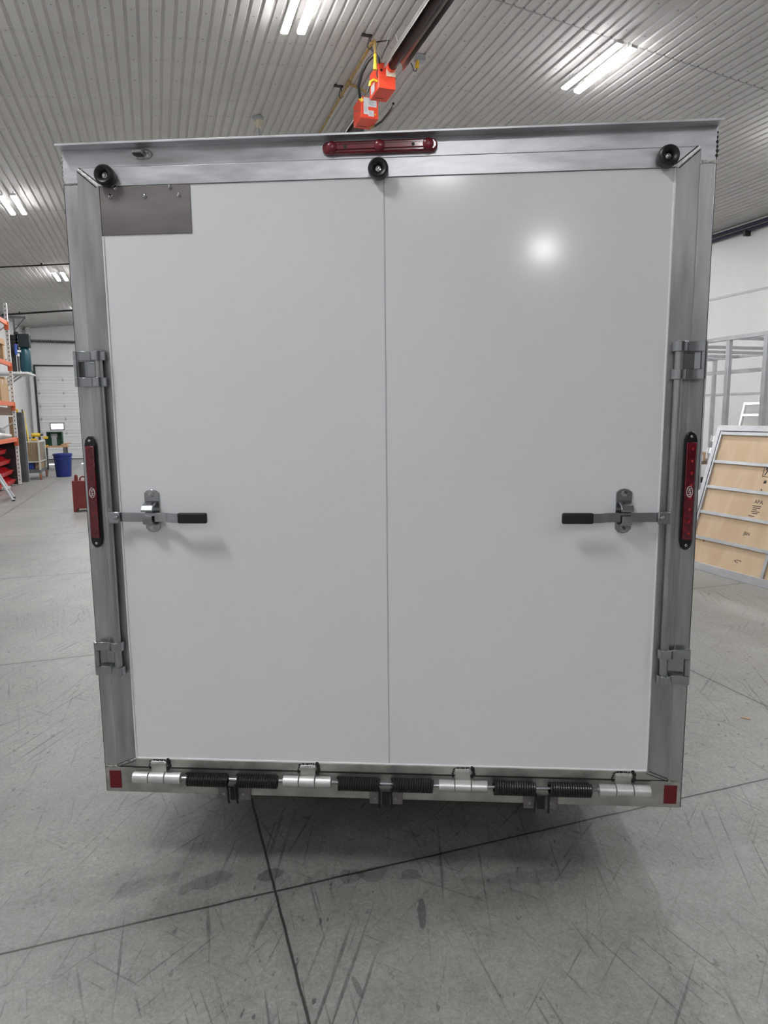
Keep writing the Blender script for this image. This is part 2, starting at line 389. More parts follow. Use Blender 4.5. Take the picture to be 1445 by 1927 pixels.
def copy_part(o, parent, loc=(0,0,0), scale=None):
    c = o.copy(); C.objects.link(c); c.parent = parent; c.location = loc
    if scale: c.scale = scale
    for g in o.children:
        d = g.copy(); C.objects.link(d); d.parent = c
    return c
def text_mb(s, size):
    cu = bpy.data.curves.new('t', 'FONT'); cu.body = s; cu.size = size; cu.align_x = 'CENTER'; cu.align_y = 'CENTER'; cu.extrude = 0.0006
    o = bpy.data.objects.new('t', cu); C.objects.link(o)
    bpy.context.view_layer.update()
    me = bpy.data.meshes.new_from_object(o.evaluated_get(bpy.context.evaluated_depsgraph_get()))
    mb = MB(); mb.bm.from_mesh(me)
    bpy.data.objects.remove(o); bpy.data.curves.remove(cu); bpy.data.meshes.remove(me)
    return mb
def join_mb(a, b, mx=None):
    if mx is not None: b.xf(mx)
    me = bpy.data.meshes.new('tmp'); b.bm.to_mesh(me); b.bm.free(); a.bm.from_mesh(me); bpy.data.meshes.remove(me)
    return a

# ------------------------------------------------------------------ the building
XL, XR, YB, YF, EAVE, SL = -4.93, 11.3, 31.95, -22.0, 5.44, 0.107
RX = (XL+XR)/2
def ceil_z(x): return EAVE + SL*(min(x, 2*RX-x) - XL)
struct('floor', bx(XL-0.2, XR+0.2, YF-0.2, YB+0.2, -0.15, 0), concrete, smooth=False)
# ribbed ceiling: flat pans with trapezoid grooves every 0.13 m running down the building
cb = MB(); prof = []
k = math.floor(XL/0.32)
x = XL
xs = []
RP = 0.1275
i = int(math.floor(XL/RP))
while i*RP < XR+RP:
    c0 = (i+0.5)*RP
    for dx, dz in ((-0.023, 0), (-0.012, 0.017), (0.012, 0.017), (0.023, 0)):
        xx = c0+dx
        if XL+0.001 < xx < XR-0.001 and abs(xx-RX) > 0.02: xs.append((xx, dz))
    i += 1
xs = [(XL, 0)] + xs + [(XR, 0)]
if True:
    xs.append((RX, 0)); xs.sort()
prev = None
for xx, dz in xs:
    a = cb.bm.verts.new((xx, YF-0.05, ceil_z(xx)+dz)); b2 = cb.bm.verts.new((xx, YB+0.05, ceil_z(xx)+dz))
    if prev: cb.face([prev[0], a, b2, prev[1]])
    prev = (a, b2)
struct('ceiling', cb, ceil_m, smooth=False)
gable = [(XL-0.15, 0), (XR+0.15, 0), (XR+0.15, EAVE+0.1), (RX, ceil_z(RX)+0.3), (XL-0.15, EAVE+0.1)]
struct('wall_left', bx(XL-0.15, XL, YF-0.15, YB+0.15, 0, EAVE+0.1), white_paint, smooth=False)
struct('wall_right', bx(XR, XR+0.15, YF-0.15, YB+0.15, 0, EAVE+0.1), white_paint, smooth=False)
struct('wall_front', MB().prism(gable, YF-0.15, YF, 'y'), grey_wall, smooth=False)
# back wall with the door opening (x -4.62..0.9, z 0..3.93)
DX0, DX1, DZ = -4.60, -0.60, 3.93
wb = MB()
wb.box(XL-0.15, DX0, YB, YB+0.15, 0, DZ); wb.box(DX1, XR+0.15, YB, YB+0.15, 0, DZ)
wb.prism([(XL-0.15, DZ), (XR+0.15, DZ), (XR+0.15, EAVE+0.1), (RX, ceil_z(RX)+0.3), (XL-0.15, EAVE+0.1)], YB, YB+0.15, 'y')
struct('wall_back', wb, white_paint, smooth=False)
struct('trim_1', bx(-4.80, -4.66, YB-0.16, YB, 0, EAVE+0.01), white_paint)                      # column beside the door
fl = MB()
for z0 in (2.11, 4.1):
    fl.box(XR-0.012, XR, YF, YB, z0-0.02, z0+0.02)
struct('trim_2', fl, grey_trim)
struct('trim_3', MB().prism([(XL, EAVE-0.05), (RX, ceil_z(RX)-0.05), (RX, ceil_z(RX)), (XL, EAVE)], YB-0.06, YB, 'y'), grey_trim)
struct('trim_4', bx(XL, XL+0.05, YF, YB, EAVE-0.06, EAVE), grey_trim)
# sectional overhead door
secz = [0.03, 0.56, 1.11, 1.72, 2.26, 2.80, 3.34, 3.93]
dm = MB()
for i in range(len(secz)-1):
    z0, z1 = secz[i], secz[i+1]
    h = z1-z0
    wx = [(-4.17, -3.66), (-2.96, -2.45), (-1.75, -1.24)] if i == 2 else []
    xs2 = [DX0+0.02]
    for a, b2 in wx: xs2 += [a, b2]
    xs2.append(DX1-0.02)
    wz0, wz1 = 1.27, 1.54
    for q in range(0, len(xs2), 2): dm.box(xs2[q], xs2[q+1], YB+0.02, YB+0.07, z0, z1)
    for a, b2 in wx:
        dm.box(a, b2, YB+0.02, YB+0.07, z0, wz0); dm.box(a, b2, YB+0.02, YB+0.07, wz1, z1)
    # pressed ribs of each section
    for f in (0.2, 0.75):
        dm.prism([(YB+0.02, z0+h*f), (YB+0.008, z0+h*f+0.012), (YB+0.008, z0+h*f+0.045), (YB+0.02, z0+h*f+0.057)], DX0+0.02, DX1-0.02, 'x')
for z in secz[1:-1]: pass
door = struct('door_1', dm, white_steel, smooth=False)
for a, b2 in ((-4.17, -3.66), (-2.96, -2.45), (-1.75, -1.24)):
    fr = MB(); z0, z1 = 1.27, 1.54
    fr.box(a-0.02, b2+0.02, YB+0.006, YB+0.03, z0-0.02, z0+0.012); fr.box(a-0.02, b2+0.02, YB+0.006, YB+0.03, z1-0.012, z1+0.02)
    fr.box(a-0.02, a+0.012, YB+0.006, YB+0.03, z0+0.012, z1-0.012); fr.box(b2-0.012, b2+0.02, YB+0.006, YB+0.03, z0+0.012, z1-0.012)
    wf = obj('window_frame', fr, dark_trim, door)
gm, gnt, gb = _new('thin_clear_glass')
gb.inputs['Base Color'].default_value = (0.95, 0.97, 0.97, 1); gb.inputs['Roughness'].default_value = 0.02
_tr = gnt.nodes.new('ShaderNodeBsdfTransparent'); _mx = gnt.nodes.new('ShaderNodeMixShader'); _mx.inputs[0].default_value = 0.08
gnt.links.new(_tr.outputs[0], _mx.inputs[1]); gnt.links.new(gb.outputs[0], _mx.inputs[2]); gnt.links.new(_mx.outputs[0], gnt.nodes['Material Output'].inputs[0])
for n_, (a, b2) in enumerate(((-4.17, -3.66), (-2.96, -2.45), (-1.75, -1.24))):
    struct('window_%d' % (n_+1), bx(a+0.001, b2-0.001, YB+0.04, YB+0.046, 1.271, 1.539), gm, smooth=False)
for z in secz[1:-1]:
    for xh in (-4.50, -3.57, -2.6, -1.6):
        h = MB().prism([(xh, z-0.085), (xh+0.045, z), (xh, z+0.085), (xh-0.045, z)], YB+0.004, YB+0.02, 'y')
        h.tube([(xh-0.05, YB+0.004, z), (xh+0.05, YB+0.004, z)], 0.014, 8)
        obj('hinge', h, grey_trim, door)
for z in secz[1:-1]: obj('section_joint', bx(DX0+0.02, DX1-0.02, YB+0.0175, YB+0.03, z-0.007, z+0.007), grey_trim, door)
obj('bottom_seal', bx(DX0+0.02, DX1-0.02, YB+0.01, YB+0.08, 0.0, 0.034), dark_trim, door)
tr = MB()
for xx in (DX0, DX1): tr.box(xx-0.03, xx+0.025, YB-0.07, YB, 0.0, DZ+0.02)
tr.box(DX0-0.03, DX1+0.03, YB-0.05, YB, DZ-0.02, DZ+0.03)
struct('trim_5', tr, dark_trim)
sh = thing('door_spring_shaft', 'black coil spring shaft on the wall above the overhead door', 'spring', (-2.6, YB-0.16, 4.91))
cp = MB(); r_ = 0.055
cp.tube([(-2.1+1.5*0 + t*0.02, r_*math.cos(t*2.1), r_*math.sin(t*2.1)) for t in range(0, 200)], 0.018, 5)
obj('coil_spring', cp, black_pipe, sh)
obj('shaft', MB().tube([(-2.25, 0, 0), (2.1, 0, 0)], 0.016, 8), galv, sh)
for xx in (-2.1, 0, 2.0): obj('bracket', bx(xx-0.012, xx+0.012, -0.06, 0.158, -0.10, 0.10), grey_trim, sh)
obj('cable_drum', MB().lathe([(0.06, -0.04), (0.08, -0.03), (0.08, 0.03), (0.06, 0.04)], (-2.18, 0, 0), 'x', 16), steel_dark, sh)

# ------------------------------------------------------------------ ceiling lights
def ceiling_light(x, y, label, group):
    z = ceil_z(x)
    t = thing('ceiling_light', label, 'light', (x, y, z-0.165), 0, group)
    hs_ = MB()
    for s in (-1, 1): hs_.box(s*0.098-0.045, s*0.098+0.045, -0.58, 0.58, 0.039, 0.075)
    pieces('housing', hs_, white_paint, t, bevel=0.004)
    for s in (-1, 1):
        tm = MB().prism([(s*0.098-0.040, 0.0385), (s*0.098-0.040, 0.032), (s*0.098-0.03, 0.026), (s*0.098+0.03, 0.026), (s*0.098+0.040, 0.032), (s*0.098+0.040, 0.0385)], -0.56, 0.56, 'y')
        obj('light_tube', tm, tube_em, t)
    hg = MB()
    for yy in (-0.45, 0.45):
        for s in (-1, 1): hg.tube([(s*0.098, yy, 0.075), (s*0.098, yy, 0.16)], 0.004, 6)
    pieces('hanger', hg, galv, t)
    return t
tube_em = emis('led_tube', (0.985, 0.985, 1.0), LAMP)
VG = 'ceiling lights in view'
l0 = ceiling_light(-2.23, 14.55, 'bright twin tube ceiling light on the left ceiling slope, nearer of two in that row', VG)
l0.rotation_euler.y = -math.atan(SL)
dup(l0, (-2.23, 21.25, ceil_z(-2.23)-0.165), 'distant twin tube ceiling light above the storage rack, beside the trailer edge', VG)
lm = dup(l0, (1.72, 7.68, ceil_z(1.72)-0.165), 'twin tube ceiling light above the trailer roof, just left of the heater tube', VG); lm.rotation_euler.y = -math.atan(SL)
lr = dup(l0, (5.41, 7.77, ceil_z(5.41)-0.165), 'twin tube ceiling light hanging right of the heater, under a sheet seam', VG); lr.rotation_euler.y = math.atan(SL)
OG = 'ceiling lights out of view'; ol = 'twin tube ceiling light like the visible ones, outside the view'
for (xx, ys) in ((-2.23, (27.9, 7.75, 1.05, -5.7, -12.4)), (1.72, (14.45, 21.2, 27.9, -12.4)), (5.41, (14.5, 21.2, 27.9, 1.05, -5.7)),
                 (9.0, (14.5, 21.2, 7.75, 1.05))):
    for yy in ys:
        d_ = dup(l0, (xx, yy, ceil_z(xx)-0.165), ol, OG); d_.rotation_euler.y = -math.atan(SL) * (1 if xx < RX else -1)

# ------------------------------------------------------------------ the trailer (local axes: x right, y forward, z up; rear face at y = 0)
G = 0.331; HW = 1.067; HT = 2.303; TL = 5.2
tr = thing('enclosed_trailer', 'tall enclosed cargo trailer with white rear ramp door and bare aluminium frame', 'trailer', (0.741, 2.24, 0), -0.39150012)
body = MB()
body.box(-HW+0.004, HW-0.004, 0.055, TL, G+0.0, G+HT-0.002)
obj('body', body, white_panel, tr, smooth=False)
obj('underfloor', bx(-HW+0.004, HW-0.004, 0.056, TL, G-0.004, G-0.0005), steel_dark, tr)  # dark sheet added so less light bounces under the trailer
rf = MB()
for s in (-1, 1):
    rf.box(min(s*1.020, s*HW), max(s*1.020, s*HW), -0.004, 0.055, G+0.102, G+2.196)
pieces('corner_post', rf, alu_v, tr, bevel=0.0015)
obj('header', bx(-HW, HW, -0.004, 0.055, G+2.198, G+HT), alu_h, tr, 0.0015)
obj('sill', bx(-HW, HW, -0.004, 0.055, G+0.0, G+0.100), alu_d, tr, 0.0015)
obj('roof_ledge', MB().prism([(0.06, G+HT), (-0.048, G+HT-0.001), (-0.048, G+HT+0.006), (0.06, G+HT+0.008)], -HW-0.001, HW+0.004, 'x'), alu_h, tr, 0.001)
obj('roof', MB().prism([(-HW, G+HT-0.002), (-HW, G+HT+0.004), (-0.5, G+HT+0.006), (0.5, G+HT+0.006), (HW, G+HT+0.004), (HW, G+HT-0.002)], 0.06, TL, 'y'), alu_h, tr)
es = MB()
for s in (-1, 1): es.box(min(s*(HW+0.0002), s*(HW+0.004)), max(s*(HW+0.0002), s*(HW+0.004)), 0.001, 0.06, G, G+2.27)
pieces('edge_shade', es, dark_trim, tr)  # dark strips paint the shadowed gap along both rear edges
# short weld lines where posts meet header and sill
def bead(name, pts, r, m, parent, step=0.006, flat=0.6):
    b = MB(); pts = [Vector(p) for p in pts]
    for a, e in zip(pts[:-1], pts[1:]):
        n = max(2, int((e-a).length/step))
        for q in range(n+1):
            p = a.lerp(e, q/n); rr = r*random.uniform(0.75, 1.2)
            b.ball(p + Vector((random.uniform(-1, 1)*r*0.15, 0, random.uniform(-1, 1)*r*0.15)), (rr, rr*flat, rr), 6, 4)
    return obj(name, b, m, parent)
for s in (-1, 1):
    bead('weld_seam', [(s*1.022, -0.004, G+2.197), (s*1.065, -0.004, G+2.197)], 0.006, weld, tr)
    bead('weld_seam', [(s*1.022, -0.004, G+0.101), (s*1.065, -0.004, G+0.101)], 0.004, weld, tr)
    bead('weld_seam', [(s*1.068, -0.002, G+2.215), (s*1.068, -0.002, G+2.285)], 0.006, steel_dark if s > 0 else weld, tr, 0.012)
# ramp door
rd = obj('ramp_door', bx(-0.944, 0.944, 0.0005, 0.05, G+0.137, G+2.184), alu_h, tr)
RY0, RY1 = -0.007, 0.05
ox, oz0, oz1, ix, iz0, iz1 = 1.017, G+0.106, G+2.243, 0.944, G+0.137, G+2.184
for s in (-1, 1):
    poly = [(s*ox, oz0), (s*ix, iz0), (s*ix, iz1), (s*ox, oz1)]
    obj('door_stile', MB().prism(poly, RY0, RY1, 'y'), alu_s, rd, 0.0012)
obj('top_rail', MB().prism([(-ox+0.001, oz1), (-ix+0.001, iz1), (ix-0.001, iz1), (ox-0.001, oz1)], RY0, RY1, 'y'), alu_h, rd, 0.0012)
obj('bottom_rail', MB().prism([(-ox+0.001, oz0), (-ix+0.001, iz0), (ix-0.001, iz0), (ox-0.001, oz0)], RY0, RY1, 'y'), alu_d, rd, 0.0012)
for s in (-1, 1):
    for dq in (-0.0058, 0.0058):
        obj('weld_edge', MB().tube([(s*(0.948+dq), RY0, G+2.187-dq), (s*(1.012+dq*0.6), RY0, G+2.239-dq)], 0.0019, 6), soot, rd)
        obj('weld_edge', MB().tube([(s*(0.948+dq*0.7), RY0, G+0.134+dq*0.7), (s*(1.012+dq*0.5), RY0, G+0.109+dq*0.7)], 0.0015, 6), soot, rd)
    bead('weld_seam', [(s*0.948, RY0, G+2.187), (s*1.012, RY0, G+2.239)], 0.0052, alu_b, rd, 0.004)
    bead('weld_seam', [(s*0.948, RY0, G+0.134), (s*1.012, RY0, G+0.109)], 0.0042, weld, rd, 0.004)
for (a_, b_, c_, d_) in ((-1.012, 1.012, 2.2425, 2.2465),): obj('seam_shade', bx(a_, b_, -0.0058, -0.0035, G+c_+0.001, G+d_-0.001), grey_trim, rd)  # grey strip paints the shadow line between header and top rail
for s in (-1, 1): obj('seam_shade', bx(min(s*1.0172, s*1.0198), max(s*1.0172, s*1.0198), -0.0045, -0.003, G+0.11, G+2.24), grey_trim, rd)  # grey strips paint the shadow between posts and stiles
obj('door_panel', bx(-0.943, 0.0135, -0.003, 0.0, iz0+0.001, iz1-0.001), white_panel, rd, 0.0006)
obj('door_panel', bx(0.0165, 0.943, -0.003, 0.0, iz0+0.001, iz1-0.001), white_panel, rd, 0.0006)
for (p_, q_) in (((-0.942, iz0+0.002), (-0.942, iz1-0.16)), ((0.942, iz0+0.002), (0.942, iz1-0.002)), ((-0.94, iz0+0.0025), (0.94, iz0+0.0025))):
    obj('edge_glint_bead', MB().tube([(p_[0], -0.0042, p_[1]), (q_[0], -0.0042, q_[1])], 0.0034, 8), edge_glint, rd)  # bright line on the recessed panel edge, painted as white beads
obj('joint_strip', bx(0.0138, 0.0162, -0.0045, 0.0, iz0+0.001, iz1-0.001), label_white, rd)
obj('corner_plate', bx(-0.9425, -0.633, -0.0065, -0.0031, G+2.028, iz1-0.0015), steel_plate, rd, 0.0005, label='brown grey metal plate in the upper left corner')
for (sx_, sz_) in ((-0.908, 2.152), (-0.788, 2.150), (-0.671, 2.150), (-0.886, 2.178), (-0.70, 2.176)):
    obj('screw', MB().lathe([(0.0075, -0.0066), (0.0075, -0.0085), (0.004, -0.0115), (0.001, -0.012)], (sx_, 0, G+sz_), 'y', 10), chrome, rd)
# rubber bumpers
for (bx_, bz_) in ((-0.912, 2.212), (-0.001, 2.203), (0.912, 2.210)):
    b = obj('bumper', MB().lathe([(0.029, -0.0071), (0.032, -0.012), (0.0335, -0.032), (0.031, -0.041), (0.026, -0.0445), (0.019, -0.042), (0.012, -0.034), (0.009, -0.022)], (bx_, 0, G+bz_), 'y', 32), rubber, tr)
    obj('bolt', MB().lathe([(0.009, -0.022), (0.009, -0.029), (0.0055, -0.0295), (0.0055, -0.034), (0.003, -0.0345)], (bx_, 0, G+bz_), 'y', 12), chrome, b)
# high brake light with three domes
def stadium(cx, cz, hl, r, n=10):
    return [(cx+hl+r*math.cos(a), cz+r*math.sin(a)) for a in [(-PI/2 + PI*k/n) for k in range(n+1)]] + \
           [(cx-hl+r*math.cos(a), cz+r*math.sin(a)) for a in [(PI/2 + PI*k/n) for k in range(n+1)]]
bl = obj('brake_light', MB().prism(stadium(0.004, G+2.274, 0.168, 0.0185), -0.024, -0.0045, 'y'), red_marker, tr, 0.005, seg=3, label='long red marker light with three round lenses')
obj('light_ridge', MB().prism(stadium(0.004, G+2.274, 0.165, 0.0085), -0.0285, -0.0235, 'y'), red_marker, bl, 0.002)
for xx in (-0.152, 0.004, 0.160):
    obj('lens', MB().lathe([(0.0175, -0.0225), (0.0175, -0.030), (0.014, -0.0335), (0.006, -0.035), (0.001, -0.0352)], (xx, 0, G+2.274), 'y', 24), red_marker, bl)
for xx in (-0.107, 0.112):
    obj('screw', MB().lathe([(0.0055, -0.0285), (0.0055, -0.030), (0.002, -0.0305)], (xx, 0, G+2.274), 'y', 10), steel_dark, bl)
# small chromed lamp at upper left
ll = obj('licence_lamp', MB().prism([(-0.822, G+2.281), (-0.808, G+2.295), (-0.766, G+2.295), (-0.752, G+2.281), (-0.766, G+2.266), (-0.808, G+2.266)], -0.012, -0.0045, 'y'), chrome, tr, 0.004, seg=3, label='small chromed lamp')
obj('lamp_hood', bx(-0.818, -0.778, -0.03, -0.011, G+2.277, G+2.293), chrome, ll, 0.006, seg=3)
obj('lamp_window', bx(-0.812, -0.784, -0.0305, -0.012, G+2.273, G+2.278), blk_plastic, ll)
obj('screw', MB().ball((-0.766, -0.0125, G+2.281), (0.005, 0.003, 0.005)), chrome, ll)
# corner reflectors
for s in (-1, 1):
    o = obj('reflector', bx(s*1.030-0.0225, s*1.030+0.0225, -0.007, -0.0042, G+0.0155, G+0.0855), red_reflector, tr, 0.006, seg=3, label='red stick-on reflector')
    o.data.materials[0] = red_reflector
# LED bars on the corner posts
for s in (-1, 1):
    cx_ = s*1.033; z0, z1 = G+0.950, G+1.352
    ends = [(cx_-0.021, z0+0.032), (cx_-0.017, z0+0.014), (cx_-0.008, z0+0.003), (cx_, z0), (cx_+0.008, z0+0.003), (cx_+0.017, z0+0.014), (cx_+0.021, z0+0.032),
            (cx_+0.021, z1-0.032), (cx_+0.017, z1-0.014), (cx_+0.008, z1-0.003), (cx_, z1), (cx_-0.008, z1-0.003), (cx_-0.017, z1-0.014), (cx_-0.021, z1-0.032)]
    tl = obj('tail_light', MB().prism(ends, -0.018, -0.0045, 'y'), blk_plastic, tr, 0.003, label='slim vertical red LED bar')
    lx = s*0.0025
    obj('lens', bx(cx_-0.0165, cx_+0.0165, -0.0245, -0.0175, z0+0.036, z1-0.036), red_lens, tl, 0.003)
    for q in range(8):
        zz = z0+0.058 + q*(z1-z0-0.116)/7
        if q in (3, 4) and False: continue
        obj('led', MB().ball((cx_+0.004, -0.0235, zz), (0.0042, 0.003, 0.0055), 8, 6), red_lens_led if s > 0 else red_lens, tl)
    zc = (z0+z1)/2
    em = MB().tube([(cx_+0.0095*math.cos(a), -0.0248, zc+0.0175*math.sin(a)) for a in [2*PI*k/24 for k in range(25)]], 0.0016, 5)
    for (xa, za_, xb, zb_) in ((-0.005, 0.009, 0.005, 0.011), (-0.005, 0.002, 0.004, 0.006), (-0.004, -0.004, 0.005, -0.002), (-0.005, -0.011, 0.004, -0.008), (0.0, 0.012, -0.001, 0.001), (0.003, 0.0, 0.002, -0.012)):
        em.tube([(cx_+xa, -0.0248, zc+za_), (cx_+xb, -0.0248, zc+zb_)], 0.0013, 5)
    obj('oval_emblem', em, clear_em, tl)
    for zz in (z0+0.017, z1-0.017):
        obj('screw', MB().lathe([(0.005, -0.0182), (0.005, -0.0195), (0.002, -0.0205)], (cx_, 0, zz), 'y', 10), chrome, tl)
# lock rods with handles
for s in (-1, 1):
    RXc, RYc = s*0.976, -0.027
    lb = obj('lock_rod', MB().tube([(RXc, RYc, G+0.487), (RXc, RYc, G+1.648)], 0.0135, 20), galv, tr)
    # welded pivot lug and lever
    obj('pivot_lug', bx(min(s*0.926, s*0.968), max(s*0.926, s*0.968), -0.052, -0.040, G+1.044, G+1.086), zinc, lb, 0.004)
    obj('pivot_rivet', MB().lathe([(0.0085, -0.0525), (0.0075, -0.056), (0.004, -0.058), (0.001, -0.0585)], (s*0.938, 0, G+1.066), 'y', 16), zinc, lb)
    path = [(-0.945, -0.036), (-0.90, -0.037), (-0.872, -0.040), (-0.845, -0.041), (-0.80, -0.041), (-0.770, -0.042), (-0.755, -0.048), (-0.742, -0.058), (-0.728, -0.063), (-0.61, -0.064)]
    path = [(-s*p[0]*1.0, p[1]) for p in path]
    path = [(s*abs(p[0]), p[1]) for p in path]
    hd = obj('lever', MB().ribbon(path, 0.0075, G+1.050, G+1.082), zinc, lb, 0.0012)
    gx0, gx1 = sorted((s*0.607, s*0.711))
    obj('grip', bx(gx0, gx1, -0.0725, -0.0555, G+1.0475, G+1.0845), grip_m, lb, 0.006, seg=3, label='black vinyl grip')
    # hasp plate with rounded ends
    hx = s*0.824
    pl = [(hx-0.027, G+1.022), (hx-0.016, G+1.010), (hx, G+1.006), (hx+0.016, G+1.010), (hx+0.027, G+1.022), (hx+0.027, G+1.148), (hx+0.016, G+1.157), (hx, G+1.160), (hx-0.016, G+1.157), (hx-0.027, G+1.148)]
    hp = obj('hasp_plate', MB().prism(pl, -0.009, -0.0035, 'y'), zinc, lb, 0.0015)
    # bent keeper loop that the lever rests in
    kp = [(-0.009, G+1.112), (-0.028, G+1.108), (-0.046, G+1.102), (-0.054, G+1.094), (-0.053, G+1.088), (-0.058, G+1.086), (-0.061, G+1.093), (-0.052, G+1.108), (-0.034, G+1.115), (-0.009, G+1.120)]
    obj('keeper_hook', MB().prism(kp, hx-0.020, hx+0.020, 'x'), zinc, lb, 0.001)
    kp2 = [(-0.009, G+1.040), (-0.036, G+1.042), (-0.050, G+1.047), (-0.053, G+1.056), (-0.053, G+1.070), (-0.058, G+1.073), (-0.059, G+1.054), (-0.055, G+1.042), (-0.038, G+1.036), (-0.009, G+1.034)]
    obj('keeper_hook', MB().prism(kp2, hx-0.017, hx+0.017, 'x'), zinc, lb, 0.001)
    for zz in (1.020, 1.143):
        bo = MB().lathe([(0.0115, -0.009), (0.0115, -0.0105), (0.0088, -0.011), (0.0088, -0.017), (0.0045, -0.0175), (0.0045, -0.021), (0.002, -0.0215)], (hx+s*0.006*(1 if zz > 1.1 else -1)*0, 0, G+zz), 'y', 6)
        obj('bolt', bo, chrome, lb)
    # keeper brackets at the rod's ends (barrel, two straps, rod collars, back leaf)
    for (za, zb) in ((1.522, 1.642), (0.478, 0.602)):
        br = obj('rod_bracket', bx(min(s*1.058, s*0.992), max(s*1.058, s*0.992), -0.0095, -0.0042, G+za+0.034, G+zb-0.034), zinc, tr, 0.001)
        bxc, byc = s*1.0535, -0.030
        for (a, e) in ((za, za+0.031), (za+0.033, zb-0.033), (zb-0.031, zb)):
            obj('barrel', MB().lathe([(0.0065, G+a), (0.0105, G+a), (0.0105, G+e), (0.0065, G+e)], (bxc, byc, 0), 'z', 20), zinc, br)
        obj('leaf', MB().ribbon([(s*1.0535, -0.022), (s*1.040, -0.010), (s*1.03, -0.007), (s*0.995, -0.007)], 0.004, G+za+0.034, G+zb-0.034), zinc, br)
        for (a, e) in ((za, za+0.031), (zb-0.031, zb)):
            st = [(s*1.0535, -0.038), (s*1.043, -0.034), (s*1.032, -0.031), (s*1.004, -0.031), (s*0.996, -0.038), (s*0.986, -0.0455), (s*0.976, -0.0475), (s*0.966, -0.0445), (s*0.959, -0.036), (s*0.9575, -0.026), (s*0.958, -0.010)]
            obj('strap', MB().ribbon(st, 0.0045, G+a, G+e), zinc, br, 0.0008)
            obj('collar', MB().tube([(RXc, RYc, G+a+0.002), (RXc, RYc, G+e-0.002)], 0.0172, 20), galv, br)
    bead('weld_seam', [(s*0.967, -0.044, G+1.088), (s*0.967, -0.038, G+1.092)], 0.005, weld, tr)
# ramp hinges along the bottom
HZ, HY = G+0.0765, -0.0300
for (a, e) in ((-0.947, -0.762), (-0.377, -0.196), (0.196, 0.375), (0.768, 0.951)):
    t3 = (e-a)/3; mid0, mid1 = a+t3, a+2*t3
    hg = obj('ramp_hinge', bx(mid0+0.002, mid1-0.002, -0.0145, -0.0075, HZ+0.006, G+0.124), alu_d, tr, 0.001)
    for q in range(3):
        obj('knuckle', MB().lathe([(0.0085, a+q*t3+0.0015), (0.0195, a+q*t3+0.0015), (0.021, a+q*t3+0.003), (0.021, a+(q+1)*t3-0.003), (0.0195, a+(q+1)*t3-0.0015), (0.0085, a+(q+1)*t3-0.0015)], (0, HY, HZ), 'x', 28), alu_b, hg)
    bead('weld_seam', [(mid0+0.006, -0.012, G+0.126), (mid1-0.006, -0.012, G+0.126)], 0.0068, alu_b, hg, 0.004)
    bead('weld_soot', [(mid0-0.006, -0.009, G+0.100), (mid0-0.007, -0.009, G+0.112), (mid0-0.002, -0.009, G+0.128), (mid0+0.012, -0.008, G+0.134), (mid1-0.010, -0.008, G+0.134)], 0.0036, soot, hg, 0.007)
    bead('weld_soot', [(mid1+0.004, -0.009, G+0.100), (mid1+0.010, -0.009, G+0.112), (mid1+0.008, -0.009, G+0.126), (mid1+0.004, -0.008, G+0.136)], 0.0068, soot, hg, 0.006)
    #obj('gap_strip', bx(a-0.01, mid0-0.005, -0.0078, -0.0045, G+0.1005, G+0.1055), dark_trim, hg)
    #obj('gap_strip', bx(mid1+0.005, e+0.03, -0.0078, -0.0045, G+0.1005, G+0.1055), dark_trim, hg)
obj('hinge_gap', bx(-0.958, 0.958, -0.0062, -0.0035, G+0.0995, G+0.1058), dark_trim, tr)
obj('hinge_rod', MB().tube([(-0.94, HY, HZ), (0.94, HY, HZ)], 0.0072, 14), zinc, tr)
def coil_mb(x0, x1, r, wr, turns, leg_at_end):
    pts = []; n = turns*14
    for q in range(n+1):
        a = 2*PI*q/14
        pts.append((x0+wr+(x1-x0-2*wr)*q/n, HY+r*math.sin(a)*1.0, HZ-0.004+r*math.cos(a)))
    return MB().tube(pts, wr, 7)
pairs = ((-0.746, -0.581, -0.556, -0.394), (-0.178, -0.016, 0.022, 0.180), (0.391, 0.548, 0.590, 0.746))
for (a, b_, c_, d_) in pairs:
    for (x0, x1, lx) in ((a, b_, b_-0.004), (c_, d_, c_+0.004)):
        sp = obj('torsion_spring', coil_mb(x0, x1, 0.0215, 0.0049, 17, True), spring_m, tr)
        obj('spring_leg', MB().tube([(lx, HY-0.0225, HZ-0.006), (lx+ (0.002 if lx == b_-0.004 else -0.002), HY-0.016, HZ-0.03), (lx, HY-0.002, G-0.016)], 0.0042, 8), spring_m, sp)
    m_ = (b_+c_)/2
    sb = obj('spring_bracket', bx(m_-0.062, m_+0.062, -0.013, -0.0045, G-0.014, G+0.034), steel_plate, tr, 0.001)
    for xx in (m_-0.040, m_+0.034): obj('screw', MB().lathe([(0.007, -0.0131), (0.006, -0.0155), (0.002, -0.0165)], (xx, 0, G+0.008), 'y', 10), galv, sb)
    obj('spring_clip', bx(m_-0.014, m_+0.014, -0.019, -0.0131, G-0.012, G+0.036), steel_dark, sb)
